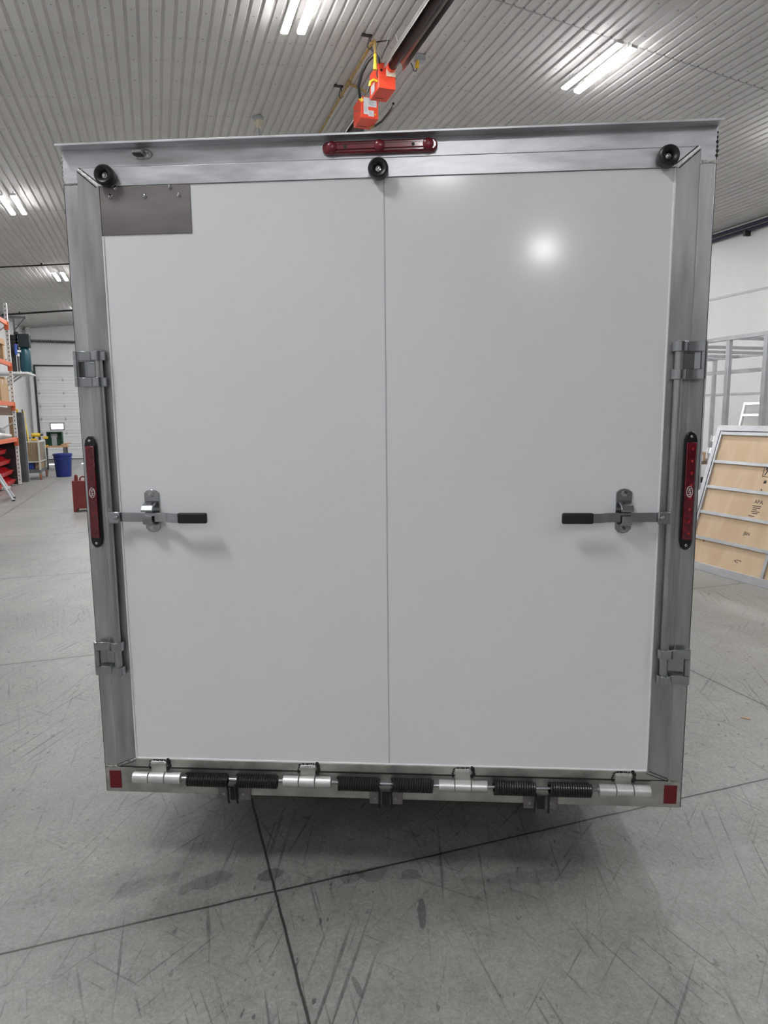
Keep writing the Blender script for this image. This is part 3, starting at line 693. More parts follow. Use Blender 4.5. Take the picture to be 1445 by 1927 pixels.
# running gear under the floor
pieces('frame_rail', MB().box(-0.75, -0.65, 0.3, TL+0.1, G-0.09, G).box(0.65, 0.75, 0.3, TL+0.1, G-0.09, G), steel_dark, tr)
for yy in (2.75, 3.6):
    obj('axle', MB().tube([(-0.98, yy, 0.31), (0.98, yy, 0.31)], 0.035, 12), steel_dark, tr)
    for s in (-1, 1):
        wl = obj('wheel', MB().lathe([(0.18, -0.1), (0.29, -0.1), (0.315, -0.075), (0.325, -0.03), (0.325, 0.03), (0.315, 0.075), (0.29, 0.1), (0.18, 0.1)], (s*0.93, yy, 0.325), 'x', 36), tyre_m, tr)
        obj('rim', MB().lathe([(0.05, -0.09), (0.19, -0.085), (0.19, 0.085), (0.05, 0.09)], (s*0.93, yy, 0.325), 'x', 24), zinc, wl)
tg = MB()
tg.box(-0.05, 0.05, TL, TL+1.2, G, G+0.09); tg.tube([(-0.7, TL, G+0.04), (0, TL+1.0, G+0.04)], 0.04, 8); tg.tube([(0.7, TL, G+0.04), (0, TL+1.0, G+0.04)], 0.04, 8)
obj('tongue', tg, steel_dark, tr)
obj('jack', MB().tube([(0, TL+0.9, 0.0), (0, TL+0.9, 0.75)], 0.03, 12).lathe([(0.09, 0.0), (0.09, 0.012)], (0, TL+0.9, 0), 'z', 16), zinc, tr)

# ------------------------------------------------------------------ heaters at the ridge
def heater(yb, yt, name_lab, x0, x1, zb, h, facing):
    t = thing('tube_heater', name_lab, 'heater', ((x0+x1)/2, yb, zb))
    w2 = (x1-x0)/2; ln = 0.36
    obj('burner_box', bx(-w2, w2, 0, ln, 0, h), heater_red, t, 0.006)
    obj('box_slot', bx(-w2*0.62, w2*0.35, ln*0.74, ln*0.77, -0.003, 0.0005), dark_trim, t)
    tx = 0.05
    a, b_ = (-yt, -0.0) if facing < 0 else (ln, ln+yt)
    hood = MB()
    za = 0.20
    pr = [(-0.125, za-0.02), (-0.115, za+0.05), (-0.06, za+0.105), (0.06, za+0.105), (0.115, za+0.05), (0.125, za-0.02)]
    inner = [(p[0]*0.97, p[1]-0.006) for p in pr]
    off = 0.10 if facing < 0 else -0.0
    hood.prism([(tx+p[0], p[1]) for p in pr] + [(tx+p[0], p[1]) for p in inner[::-1]], a, b_-off, 'y')
    obj('reflector_hood', hood, hood_alu, t)
    obj('radiant_tube', MB().tube([(tx, a, za+0.04), (tx, b_, za+0.04)], 0.05, 16), tube_brown, t)
    return t, tx, za, ln, w2, h
h1, tx, za, ln, w2, hh = heater(8.48, 13.0, 'orange red burner box with a dark radiant tube running toward the viewer', 2.81, 3.03, 5.70, 0.29, -1)
obj('flange_plate', bx(tx-0.062, tx+0.056, -0.012, 0.0, hh-0.15, hh-0.005), cream, h1, 0.002)
obj('tube_collar', MB().lathe([(0.056, -0.07), (0.06, -0.012)], (tx, 0, za+0.04), 'y', 16), heater_red, h1)
obj('knockout', MB().lathe([(0.016, -0.006), (0.014, -0.001)], (-0.075, 0, hh-0.09), 'y', 12), steel_dark, h1)
obj('side_label', bx(-w2-0.002, -w2, 0.16, 0.30, 0.03, 0.13), label_white, h1)
obj('gas_elbow', MB().tube([(-w2, 0.05, 0.09), (-w2-0.05, 0.05, 0.10), (-w2-0.085, 0.06, 0.075), (-w2-0.095, 0.07, 0.03)], 0.017, 10), yellow, h1)
obj('gas_valve', MB().tube([(-w2-0.095, 0.07, 0.03), (-w2-0.115, 0.10, -0.03)], 0.014, 8), steel_dark, h1)
obj('side_cable', MB().tube([(-w2-0.004, 0.03, 0.22), (-w2-0.012, 0.03, 0.17), (-w2-0.006, 0.03, 0.12)], 0.005, 6), dark_trim, h1)
h2, tx, za, ln, w2, hh = heater(9.47, 21.0, 'orange red burner box with white label sheets, lower of the two heater boxes', 2.88, 3.13, 5.75, 0.275, 1)
lm_ = MB(); lm_.box(-0.085, 0.10, -0.002, 0.0, 0.15, 0.262); lm_.box(-0.085, -0.02, -0.002, 0.0, 0.05, 0.15); lm_.box(-0.02, 0.06, -0.002, 0.0, 0.03, 0.105)
obj('label_sheet', lm_, label_white, h2, smooth=False)
pm_ = MB()
for q in range(7): pm_.box(-0.01, 0.09 - 0.02*(q % 3), -0.0026, -0.0021, 0.245-q*0.012, 0.249-q*0.012)
for q in range(5): pm_.box(-0.01, 0.05-0.01*(q % 2), -0.0026, -0.0021, 0.09-q*0.011, 0.0935-q*0.011)
for q in range(6): pm_.box(-0.075, -0.03-0.01*(q % 2), -0.0026, -0.0021, 0.14-q*0.012, 0.1435-q*0.012)
obj('label_print', pm_, ink_grey, h2, smooth=False)
obj('indicator', MB().lathe([(0.012, -0.006), (0.010, 0.0)], (0.08, 0, 0.06), 'y', 12), yellow, h2)
obj('side_wire', MB().tube([(-w2, 0.1, 0.12), (-w2-0.10, 0.14, 0.12), (-w2-0.16, 0.22, 0.0)], 0.004, 6), galv, h2)
def chain_mb(p, q):
    b = MB(); p, q = Vector(p), Vector(q); n = int((q-p).length/0.028); d = (q-p).normalized()
    s1 = d.cross(Vector((0, 1, 0))).normalized(); s2 = d.cross(s1)
    for i in range(n):
        c_ = p + d*(i+0.5)*(q-p).length/n; sd = s1 if i % 2 else s2
        pts = [c_ + d*0.017*math.cos(a) + sd*0.008*math.sin(a) for a in [2*PI*k_/8 for k_ in range(9)]]
        b.tube(pts, 0.0028, 4, False)
    return b
def chains(root, pts):
    for p, q in pts: obj('chain', chain_mb(p, q), galv, root)
chains(h1, [((0.01, -0.35, 0.37), (-0.03, -0.30, ceil_z(2.89)-5.70)), ((-0.08, 0.02, hh), (-0.03, -0.30, ceil_z(2.89)-5.70)), ((0.05, -3.0, 0.38), (0.05, -3.0, ceil_z(2.97)-5.70)), ((0.05, -6.5, 0.38), (0.05, -6.5, ceil_z(2.97)-5.70)), ((0.05, -11.0, 0.38), (0.05, -11.0, ceil_z(2.97)-5.70))])
chains(h2, [((-0.09, 0.2, hh), (-0.12, 0.25, ceil_z(2.88)-5.75)), ((0.05, 4.0, 0.38), (0.05, 4.0, ceil_z(3.05)-5.75)), ((0.05, 9.0, 0.38), (0.05, 9.0, ceil_z(3.05)-5.75)), ((0.05, 15.0, 0.38), (0.05, 15.0, ceil_z(3.05)-5.75))])
gp = thing('gas_pipe', 'ochre gas pipe under the ridge with a yellow drop leg beside the heaters', 'pipe', (2.69, 8.33, 6.12))
obj('pipe_run', MB().tube([(0, 0.0, 0), (0, 23.5, 0)], 0.019, 12), gas_brown, gp)
obj('drop_leg', MB().tube([(0.03, 0, 0.02), (0.03, 0, -0.13)], 0.016, 10).tube([(0, 0.06, 0), (0.03, 0, 0.02)], 0.02, 10), gas_brown, gp)
obj('drop_leg_lower', MB().tube([(0.03, 0, -0.13), (0.03, 0, -0.24)], 0.019, 10).lathe([(0.024, -0.30), (0.024, -0.24), (0.020, -0.235)], (0.03, 0, 0), 'z', 10), yellow, gp)
obj('tee', MB().tube([(0, 0.98, 0), (0, 1.14, 0)], 0.026, 10).tube([(0, 1.06, 0), (0.26, 1.09, -0.06)], 0.017, 10), gas_brown, gp)
for yy in (0.12, 1.45):
    obj('pipe_hanger', MB().box(-0.10, 0.03, yy-0.02, yy+0.02, 0.115, ceil_z(2.69)-6.12).tube([(0, yy, 0.12), (-0.028, yy, 0.0), (0, yy, -0.028), (0.028, yy, 0.0), (0, yy, 0.12)], 0.006, 6), dark_trim, gp)
pieces('brace', MB().tube([(0.05, 0.05, 0.03), (0.21, -0.02, 0.04)], 0.007, 6).tube([(0.20, -0.02, 0.04), (0.14, 0.10, -0.12)], 0.006, 6), steel_dark, gp)
ho = thing('gas_hose', 'black flexible gas hose curving left of the upper heater box', 'hose', (2.62, 8.6, 5.72))
obj('hose', MB().tube([(0.10, -0.25, 0.28), (0.03, -0.2, 0.22), (-0.02, -0.12, 0.12), (-0.03, 0.0, 0.02), (0.02, 0.1, -0.07)], 0.021, 10), rubber, ho)
obj('hose_fitting', MB().tube([(0.02, 0.1, -0.07), (0.05, 0.12, -0.09)], 0.024, 8), yellow, ho)
ho2 = thing('gas_hose', 'black flexible gas hose hanging right of the labelled heater box', 'hose', (3.16, 9.2, 5.70))
obj('hose', MB().tube([(-0.02, -0.32, 0.02), (0.03, -0.15, 0.05), (0.05, 0.05, 0.07), (0.03, 0.30, 0.05), (-0.02, 0.45, 0.04)], 0.016, 10), rubber, ho2)
obj('hose_fitting', MB().tube([(-0.02, 0.45, 0.04), (-0.06, 0.55, 0.05)], 0.02, 8), gas_brown, ho2)
hc = thing('heater_cable', 'dark cable looping down to the back of the upper heater box', 'cable', (2.8, 8.40, 6.0))
obj('cable', MB().tube([(-0.09, 0.05, 0.10), (-0.04, 0.04, 0.06), (0.0, 0.03, 0.0), (0.02, 0.08, -0.02), (0.03, 0.12, 0.02)], 0.013, 8), dark_trim, hc)
jb = thing('junction_box', 'small grey junction box with a yellow plug on the ceiling right of the heater tube', 'box', (3.46, 8.76, ceil_z(3.46)))
obj('box', bx(-0.06, 0.06, -0.05, 0.05, -0.07, 0.0), shelf_grey, jb, 0.004)
obj('plug', MB().tube([(-0.03, 0, -0.07), (-0.04, 0, -0.15)], 0.024, 10), yellow, jb)
obj('cord', MB().tube([(-0.04, 0, -0.15), (-0.05, 0, -0.19), (-0.08, 0.0, -0.19), (-0.12, 0, -0.10)], 0.006, 6), dark_trim, jb)
cf = thing('ceiling_fitting', 'small pale ceiling fitting with a dangling wire above the trailer roof', 'fitting', (1.70, 10.85, ceil_z(1.70)))
obj('base', MB().lathe([(0.085, 0.0), (0.085, -0.03), (0.06, -0.05)], (0, 0, 0), 'z', 20), shelf_grey, cf)
obj('socket', MB().lathe([(0.055, -0.05), (0.05, -0.11), (0.042, -0.14)], (0.01, 0, 0), 'z', 20), cream, cf)
obj('wire', MB().tube([(0.01, 0, -0.14), (0.02, 0, -0.36)], 0.006, 6), galv, cf)
# sprinkler style pipes across the building and along the right eave
def cross_pipe(y, r, drop, label):
    t = thing('ceiling_pipe', label, 'pipe', (XL, y, ceil_z(XL)-drop))
    obj('pipe', MB().tube([(0, 0, 0.0), (RX-XL, 0, SL*(RX-XL))], r, 10), black_pipe, t)
    for xx in (0.6, 2.4, 4.2, 6.0): obj('pipe_clip', bx(xx-0.02, xx+0.02, -0.03, 0.03, SL*xx-r, SL*xx+drop), dark_trim, t)
cross_pipe(20.05, 0.019, 0.05, 'thin black pipe across the ceiling below the distant light')
cross_pipe(27.7, 0.034, 0.07, 'thick black pipe across the ceiling near the back wall')
ep = thing('eave_pipe', 'pair of dark blue pipes along the top of the right wall', 'pipe', (XR-0.08, 5.0, EAVE-0.155))
for q, zz in enumerate((0.0, 0.085)): obj('pipe', MB().tube([(-0.03*q, -26, zz-0.02), (-0.03*q, 26.5, zz-0.02)], 0.033, 10), blue_pipe, ep)
for yy in range(-24, 26, 2): obj('pipe_clip', bx(-0.06, 0.078, yy-0.03, yy+0.03, -0.12, -0.02), dark_trim, ep)

# ------------------------------------------------------------------ right side: leaning panel, skeleton frame
# panel local axes: x along the building toward the viewer (-Y), z up the slope, y = thickness (face at y=-; leaning toward +X)
lean = math.atan2(0.455, 1.597); PLH = 1.66; PLW = 2.5
pt = thing('ramp_frame', 'plywood sheeted aluminium frame leaning against the bare tube framework', 'frame', (5.68, 6.25, 0))
pt.rotation_euler = (-lean, 0, -PI/2)
FT = 0.055
pf = MB()
pf.box(0, 0.055, 0, FT, 0.02, PLH-0.001); pf.box(PLW-0.055, PLW, 0, FT, 0.02, PLH)
pieces('frame_stile', pf, alu_frame, pt, bevel=0.003)
obj('frame_rail', bx(0.0, PLW, -0.001, FT, 0.0, 0.085), alu_frame, pt, 0.003)
obj('frame_rail', bx(0.0, PLW, -0.001, FT, PLH-0.065, PLH), alu_frame, pt, 0.003)
obj('inner_stile', bx(0.062, 0.085, 0.004, FT, 0.085, PLH-0.065), alu_frame, pt, 0.002)
obj('inner_rail', bx(0.062, PLW-0.06, 0.004, FT, PLH-0.110, PLH-0.072), alu_frame, pt, 0.002)
for q in range(4):
    zz = 0.085+ (PLH-0.19)*(q+1)/5 - 0.02
    obj('cross_tube', bx(0.085, PLW-0.06, 0.008, FT, zz-0.018, zz+0.018), alu_frame, pt, 0.002)
for xx in (1.085, 1.75): obj('upright_tube', bx(xx, xx+0.035, 0.010, FT, 0.085, 0.085+(PLH-0.19)/5 - 0.04), alu_frame, pt, 0.002)
ply = obj('plywood_sheet', bx(0.06, PLW-0.05, 0.030, 0.042, 0.08, PLH-0.06), plywood, pt, smooth=False)
st = MB()
def st_text(s, size, x_, z_, rot=0.0):
    mb = text_mb(s, size)
    mx = Matrix.Translation((x_, 0.0294, z_)) @ Matrix.Rotation(PI/2, 4, 'X') @ Matrix.Rotation(rot, 4, 'Z')
    join_mb(st, mb, mx)
sxp = 0.80
def bars(x0, x1, z): st.box(x0, x1, 0.0292, 0.0299, z, z+0.008)
# mill stamp: a boxed figure, a dark three pointed mark, lettering and small print
for q in (0, 1):
    st.box(sxp-0.045+q*0.085, sxp-0.037+q*0.085, 0.0292, 0.0299, 1.12, 1.235); 
st.box(sxp-0.045, sxp+0.048, 0.0292, 0.0299, 1.12, 1.126); st.box(sxp-0.045, sxp+0.048, 0.0292, 0.0299, 1.23, 1.236)
st.prism([(sxp-0.025, 1.135), (sxp-0.012, 1.135), (sxp+0.03, 1.22), (sxp+0.016, 1.22)], 0.0292, 0.0299, 'y')
st.prism([(sxp-0.02, 1.19), (sxp, 1.19), (sxp-0.004, 1.222), (sxp-0.022, 1.222)], 0.0292, 0.0299, 'y')
st.prism([(sxp-0.01, 1.05), (sxp+0.03, 1.052), (sxp+0.025, 1.082), (sxp+0.0, 1.085)], 0.0292, 0.0299, 'y')
st.prism([(sxp-0.055, 0.93), (sxp-0.01, 0.985), (sxp, 0.95), (sxp+0.05, 0.93), (sxp+0.01, 0.945), (sxp, 0.99), (sxp-0.012, 0.99)], 0.0292, 0.0299, 'y')
obj('mill_stamp', st, ink, pt, smooth=False, label='black mill stamp printed on the plywood')
st = MB(); st_text('APA', 0.058, sxp+0.005, 0.848)
obj('stamp_letters', st, ink, pt, smooth=False)
st = MB()
for q, (a, b_) in enumerate(((-0.06, 0.05), (-0.05, 0.045), (-0.05, 0.01), (-0.055, 0.05), (-0.04, 0.03))): bars(sxp+a, sxp+b_, 0.800-q*0.020)
for q, (a, b_) in enumerate(((-0.06, 0.02), (-0.05, 0.01))): bars(sxp+a-0.02, sxp+b_-0.02, 0.69-q*0.03)
obj('small_print', st, ink, pt, smooth=False)
st = MB(); st_text('JBN', 0.05, sxp-0.03, 0.50)
obj('ink_letters', st, ink, pt, smooth=False)
st = MB()
st.box(0.72, 0.73, 0.0292, 0.0299, 0.185, 0.205); st.box(0.73, 0.79, 0.0292, 0.0299, 0.205, 0.211); st.box(0.73, 0.76, 0.0292, 0.0299, 0.182, 0.188); st.box(0.79, 0.796, 0.0292, 0.0299, 0.195, 0.211); st.box(0.70, 0.73, 0.0292, 0.0299, 0.194, 0.199)
obj('pen_mark', st, ink, pt, smooth=False)
for zz in (1.50, 1.36, 0.86, 0.76):
    obj('latch_tab', MB().box(-0.045, 0.0, 0.005, 0.012, zz-0.035, zz+0.035).box(-0.045, -0.038, -0.01, 0.03, zz-0.035, zz+0.035), alu_b, pt, 0.002)

# bare tube framework behind it
SXN, SXF, SY0, SY1, SZ = 6.64, 8.95, 3.6, 9.9, 2.65
sk = thing('tube_framework', 'bare aluminium tube skeleton of a trailer body by the right wall', 'frame', ((SXN+SXF)/2, SY0, 0))
ax_, bx2 = SXN-(SXN+SXF)/2, SXF-(SXN+SXF)/2
T = 0.026
for xx in (ax_, bx2):
    obj('top_rail', bx(xx-T, xx+T, 0, SY1-SY0, SZ-0.05, SZ), alu_frame, sk, 0.003)
    obj('bottom_rail', bx(xx-T, xx+T, 0, SY1-SY0, 0.45, 0.53), alu_frame, sk, 0.003)
    obj('middle_rail', bx(xx-T*0.7, xx+T*0.7, 0, SY1-SY0, 2.36, 2.42) if xx > 0 else bx(xx-T*0.7, xx+T*0.7, 0, 0.5, 1.2, 1.24), alu_frame, sk, 0.003)
for yy in (7.05, 6.66, 6.12, 5.57, 5.03, 4.3): obj('post', bx(ax_-T, ax_+T, yy-T-SY0, yy+T-SY0, 0.53, SZ-0.05), alu_frame, sk, 0.003)
for yy in (9.26, 8.14, 7.0, 5.9, 4.8): obj('post', bx(bx2-T, bx2+T, yy-T-SY0, yy+T-SY0, 0.53, SZ-0.05), alu_frame, sk, 0.003)
for yy in (0.03, 1.0, 2.0, 3.0, 4.0, 4.6, 5.2, 5.75, 6.27): obj('roof_bow', bx(ax_+T, bx2-T, yy-T, yy+T, SZ-0.045, SZ-0.005), alu_frame, sk, 0.003)
for yy in (0.03, 1.5, 3.1, 4.7, 6.27): obj('floor_joist', bx(ax_+T, bx2-T, yy-T, yy+T, 0.45, 0.52), alu_frame, sk, 0.003)
for xx in (ax_, bx2):
    for yy in (0.4, 5.9): obj('stand_leg', bx(xx-0.04, xx+0.04, yy-0.04, yy+0.04, 0, 0.45), alu_frame, sk, 0.003)
# second frame leaning on the right wall
f2 = thing('wall_frame', 'bare aluminium frame leaning against the right wall behind the tube framework', 'frame', (10.72, 10.75, 0))
f2.rotation_euler = (-math.radians(13), 0, -PI/2)
fm = MB()
for xx in (0.0, 1.95): fm.box(xx, xx+0.05, 0, 0.05, 0, 1.98)
pieces('frame_stile', fm, alu_b, f2, bevel=0.003)
for zz in (0.0, 0.45, 0.95, 1.42, 1.70, 1.93): obj('frame_rail', bx(0.05, 1.95, 0, 0.05, zz, zz+0.05), alu_b, f2, 0.003)
obj('frame_sheet', bx(0.05, 1.95, 0.03, 0.045, 0.05, 1.45), shelf_grey, f2)
# workbench by the right wall
wk = thing('workbench', 'workbench with a dark edged top behind the tube framework', 'workbench', (10.1, 10.9, 0))
obj('tabletop', bx(-0.45, 0.45, -0.55, 0.9, 0.76, 0.82), cardboard_d, wk, 0.004)
for xx in (-0.4, 0.4):
    for yy in (-0.5, 0.85): obj('leg', bx(xx-0.035, xx+0.035, yy-0.035, yy+0.035, 0, 0.76), cart_grey, wk)
obj('shelf', bx(-0.42, 0.42, -0.5, 0.85, 0.2, 0.23), cart_grey, wk)
tag(obj('cardboard_box', bx(9.68, 9.98, 10.42, 10.72, 0.822, 0.99), cardboard, None, 0.003), 'small brown cardboard box on the right workbench', 'box')
tag(obj('paper_stack', bx(9.66, 9.86, 10.365, 10.415, 0.822, 0.94), label_white, None), 'white paper stack in front of the cardboard box', 'paper')
bb = thing('blue_bag', 'pale blue plastic bag on the cardboard box on the right workbench', 'bag', (9.83, 10.56, 0.99))
obj('bag', MB().ball((0, 0, 0.075), (0.13, 0.10, 0.075), 12, 8), mat('pale_blue_bag', (0.35, 0.5, 0.72), 0.35, 0, 0.15, 12, bump=0.5, bscale=20), bb)
obj('bag_knot', MB().ball((0.03, 0, 0.155), (0.03, 0.03, 0.03), 8, 6), MATS['pale_blue_bag'], bb)
tag(obj('tool_case', bx(9.8, 10.2, 10.45, 10.8, 0.232, 0.48), dark_inside, None, 0.01), 'dark case on the lower shelf of the right workbench', 'case')

# ------------------------------------------------------------------ left side: pallet rack and what it holds
RKX0, RKX1, RKY0, RKY1 = -4.62, -3.49, 17.45, 20.27
rk = thing('pallet_rack', 'tall pallet rack with white perforated uprights and orange beams', 'rack', ((RKX0+RKX1)/2, (RKY0+RKY1)/2, 0))
hx, hy = (RKX1-RKX0)/2, (RKY1-RKY0)/2
for (xx, yy) in ((hx, hy), (-hx, hy), (hx, -hy), (-hx, -hy)):
    u = obj('upright', bx(xx-0.04, xx+0.04, yy-0.035, yy+0.035, 0, 4.70), rack_white, rk, 0.004)
    hm = MB()
    if xx > 0:
        for q in range(44):
            hm.box(xx-0.01, xx+0.012, yy-0.0356, yy-0.0345, 0.12+q*0.104, 0.155+q*0.104)
        obj('slot_holes', hm, dark_inside, u, smooth=False)
    obj('foot_plate', bx(xx-0.06, xx+0.06, yy-0.06, yy+0.06, 0, 0.01), dark_trim, u)
for yy in (hy, -hy):
    for (za_, zb_) in ((0.25, 0.95), (0.95, 1.65), (1.65, 2.5), (2.5, 3.3), (3.3, 4.1)):
        obj('brace', MB().tube([(-hx+0.05, yy, za_), (hx-0.05, yy, zb_)], 0.016, 6), rack_white, rk)
for zz in (1.26, 2.18, 3.20, 4.24):
    for xx in (hx, -hx):
        bm_ = obj('beam', bx(xx-0.03, xx+0.03, -hy+0.04, hy-0.04, zz-0.11, zz), orange_beam, rk, 0.006)
        for yy in (-hy+0.06, hy-0.03): obj('beam_bracket', bx(xx-0.05, xx+0.05, yy-0.045, yy+0.01, zz-0.22, zz-0.01), orange_beam, bm_, 0.004)
    obj('deck', bx(-hx+0.04, hx-0.04, -hy+0.05, hy-0.05, zz-0.03, zz-0.003), shelf_grey, rk)
obj('white_shelf', bx(-hx+0.06, hx-0.02, -hy+0.05, hy-0.05, 1.80, 1.83), rack_white, rk)
obj('back_sheet', bx(-hx+0.05, -hx+0.07, -hy+0.05, hy-0.05, 0.1, 1.14), dark_inside, rk)
obj('end_sheet', bx(-hx+0.05, hx-0.045, hy-0.02, hy-0.005, 0.02, 1.14), dark_inside, rk)
cxr, cyr = (RKX0+RKX1)/2, (RKY0+RKY1)/2
def carton(name, x0, x1, y0, y1, z0, h, m, label, tape=True, cat='box', group=None):
    t = thing(name, label, cat, ((x0+x1)/2, (y0+y1)/2, z0), 0, group)
    a, b_ = (x1-x0)/2, (y1-y0)/2
    obj('carton', bx(-a, a, -b_, b_, 0, h), m, t, 0.006)
    if tape: obj('tape', bx(-a-0.001, a+0.001, -0.03, 0.03, h*0.75, h+0.001), label_white, t)
    obj('flap', bx(-a, a, -b_, -0.002, h, h+0.004), m, t)
    return t
GB = 'cardboard boxes on the middle rack level'
carton('cardboard_box', -3.98, -3.56, 19.75, 20.18, 2.18, 0.62, cardboard, 'tall tan cardboard box beside the white upright on the middle rack level', True, group=GB)
carton('cardboard_box', -4.0, -3.54, 19.12, 19.66, 2.18, 0.55, cardboard, 'wide tan cardboard box next to the tall one on the middle rack level', True, group=GB)
carton('cardboard_box', -3.98, -3.56, 18.45, 19.02, 2.18, 0.40, label_white, 'white cardboard box third from the upright on the middle rack level', False, group=GB)
carton('dark_crate', -4.1, -3.53, 18.4, 20.1, 1.83, 0.20, cardboard_d, 'dark brown open crate on the white rack shelf', False, 'crate')
fb = thing('plastic_sheeting', 'cloudy crumpled plastic sheeting lying on the lowest orange beam', 'plastic sheet', (-3.95, 19.2, 1.26))
pmb = MB()
for q in range(10): pmb.ball((random.uniform(-0.25, 0.25), -0.8+q*0.17, 0.16), (random.uniform(0.16, 0.24), 0.14, random.uniform(0.12, 0.16)), 12, 8)
obj('film', pmb, film_clear, fb)
obj('foam_roll', MB().tube([(0.30, -0.9, 0.07), (0.34, -0.2, 0.10), (0.33, 0.35, 0.07), (0.36, 0.80, 0.05)], 0.05, 12), film_white, fb)
tag(obj('wood_plank', bx(-3.75, -3.54, 17.8, 20.1, 3.62, 3.76), wood, None, 0.006), 'thick wooden plank on the third rack level', 'plank')
wsup = thing('wood_block', 'upright wooden block under the plank on the third rack level', 'wood block', (-3.62, 20.0, 3.20))
obj('block', bx(-0.08, 0.06, -0.10, 0.10, 0, 0.42), wood, wsup, 0.004)
wsup2 = dup(wsup, (-3.62, 17.95, 3.20), 'upright wooden block under the hidden end of the plank')
tag(obj('paper_roll', MB().tube([(-3.66, 18.3, 3.29), (-3.66, 19.35, 3.29)], 0.09, 16), label_white, None), 'white paper roll lying under the plank', 'roll')
tag(obj('motor_case', MB().tube([(-3.9, 19.75, 3.34), (-3.9, 19.35, 3.34)], 0.14, 16), dark_inside, None), 'black round motor under the plank beside the upright', 'motor')
hb = thing('hose_reel', 'black hose hanging on the end of the rack', 'hose', (-4.0, 20.05, 3.76))
obj('hose_loop', MB().tube([(0.1*math.cos(a), 0.02*math.sin(3*a), 0.22+0.2*math.sin(a)) for a in [2*PI*q/20 for q in range(21)]], 0.02, 8), rubber, hb)
gb_ = thing('metal_cabinet', 'grey sheet metal box on the top rack level', 'box', (-3.9, 18.9, 4.24))
obj('case', bx(-0.35, 0.30, -1.3, 1.0, 0, 0.46), shelf_grey, gb_, 0.006)
obj('edge_strip', bx(0.30, 0.315, 0.93, 1.01, 0, 0.58), alu_b, gb_)
# red hopper bins in four tiers
bs = thing('bin_stand', 'dark louvred stand behind the red bins', 'stand', (-4.0, 19.1, 0))
obj('back_panel', MB().prism([(-0.06, 0), (-0.03, 0), (-0.21, 1.2), (-0.24, 1.2)], -1.2, 1.1, 'y'), dark_inside, bs)
obj('base', bx(-0.15, 0.32, -1.2, 1.1, 0, 0.046), dark_inside, bs)
for q, (zz, xf_) in enumerate(((0.05, -3.62), (0.30, -3.66), (0.58, -3.70), (0.84, -3.78))):
    obj('louvre', bx(xf_-0.34+4.0, xf_+4.0-0.03, -1.2, 1.1, zz-0.014, zz-0.004) if q else bx(-0.1, 0.2, -1.2, 1.1, 0.0, 0.02), dark_trim, bs)
def bin_mb(w_, d_, h_):
    t_ = 0.012; b = MB()
    pr = [(-d_, 0), (0, 0), (0.05, h_*0.55), (-0.03, h_*0.62), (-d_*0.45, h_), (-d_, h_)]
    b.box(-d_, 0, -w_/2, w_/2, 0, t_)
    side = [(-d_, 0), (0, 0), (0.05, h_*0.55), (-0.05, h_*0.60), (-d_*0.45, h_), (-d_, h_)]
    b.prism(side, -w_/2, -w_/2+t_, 'y'); b.prism(side, w_/2-t_, w_/2, 'y')
    b.prism([(-0.004, 0), (0.008, 0), (0.06, h_*0.55), (0.046, h_*0.55)], -w_/2, w_/2, 'y')
    b.box(-d_, -d_+t_, -w_/2, w_/2, 0, h_)
    return b
names = ('bottom', 'second', 'third', 'top')
proto = None
for q, (zz, xf_) in enumerate(((0.05, -3.62), (0.30, -3.66), (0.58, -3.70), (0.84, -3.78))):
    for c_ in range(6):
        yy = 20.0 - c_*0.36
        pos = ('at the end beside the upright', 'second from the upright', 'third from the upright', 'fourth from the upright', 'fifth from the upright', 'sixth from the upright')[c_]
        lab = 'red plastic hopper bin in the %s tier, %s' % (names[q], pos)
        if proto is None:
            proto = obj('hopper_bin', bin_mb(0.345, 0.32, 0.20), red_bin, None, 0.003); tag(proto, lab, 'bin', 'red hopper bins on the stand')
            proto.location = (xf_, yy, zz)
        else:
            c2 = proto.copy(); C.objects.link(c2); c2.location = (xf_, yy, zz); c2['label'] = lab
# step ladder
sl = thing('step_ladder', 'low grey aluminium step ladder in front of the red bins', 'ladder', (-3.30, 16.5, 0))
for yy in (-0.28, 0.28):
    obj('front_leg', MB().tube([(0.30, yy*1.15, 0.02), (0.05, yy, 0.54)], 0.028, 8), ladder_grey, sl)
    obj('rear_leg', MB().tube([(-0.32, yy*1.15, 0.02), (-0.10, yy, 0.52)], 0.024, 8), ladder_grey, sl)
obj('step', bx(0.10, 0.26, -0.29, 0.29, 0.25, 0.28), ladder_grey, sl, 0.006)
obj('top_step', bx(-0.14, 0.09, -0.30, 0.30, 0.52, 0.555), ladder_grey, sl, 0.008)
for (xx) in (0.305, -0.325):
    for yy in (-0.322, 0.322): obj('foot_cap', bx(xx-0.03, xx+0.03, yy-0.03, yy+0.03, 0, 0.03), dark_trim, sl)
sl.rotation_euler.z = 0.15
# sheets standing between rack and cart
ds = thing('steel_sheet', 'dark grey steel sheets standing on edge beside the rack', 'metal sheet', (-3.53, 21.05, 0))
obj('sheet', bx(-0.10, 0.10, -0.05, 0.05, 0, 1.92), dark_sheet, ds, 0.003)
obj('sheet_face', bx(0.02, 0.13, 0.06, 0.10, 0, 1.90), mat('blue_grey_sheet', (0.24, 0.25, 0.28), 0.35, 0.6, 0.1, 6), ds, 0.003)
tag(obj('lilac_panel', bx(-3.62, -3.42, 21.30, 21.33, 0, 1.90), lilac, None, 0.002), 'pale lilac panel standing behind the dark steel sheets', 'panel')
tag(obj('cardboard_sheet', bx(-3.72, -3.58, 20.75, 20.80, 0, 2.18), cardboard, None, 0.002), 'narrow cardboard sheet standing behind the rack upright', 'cardboard')
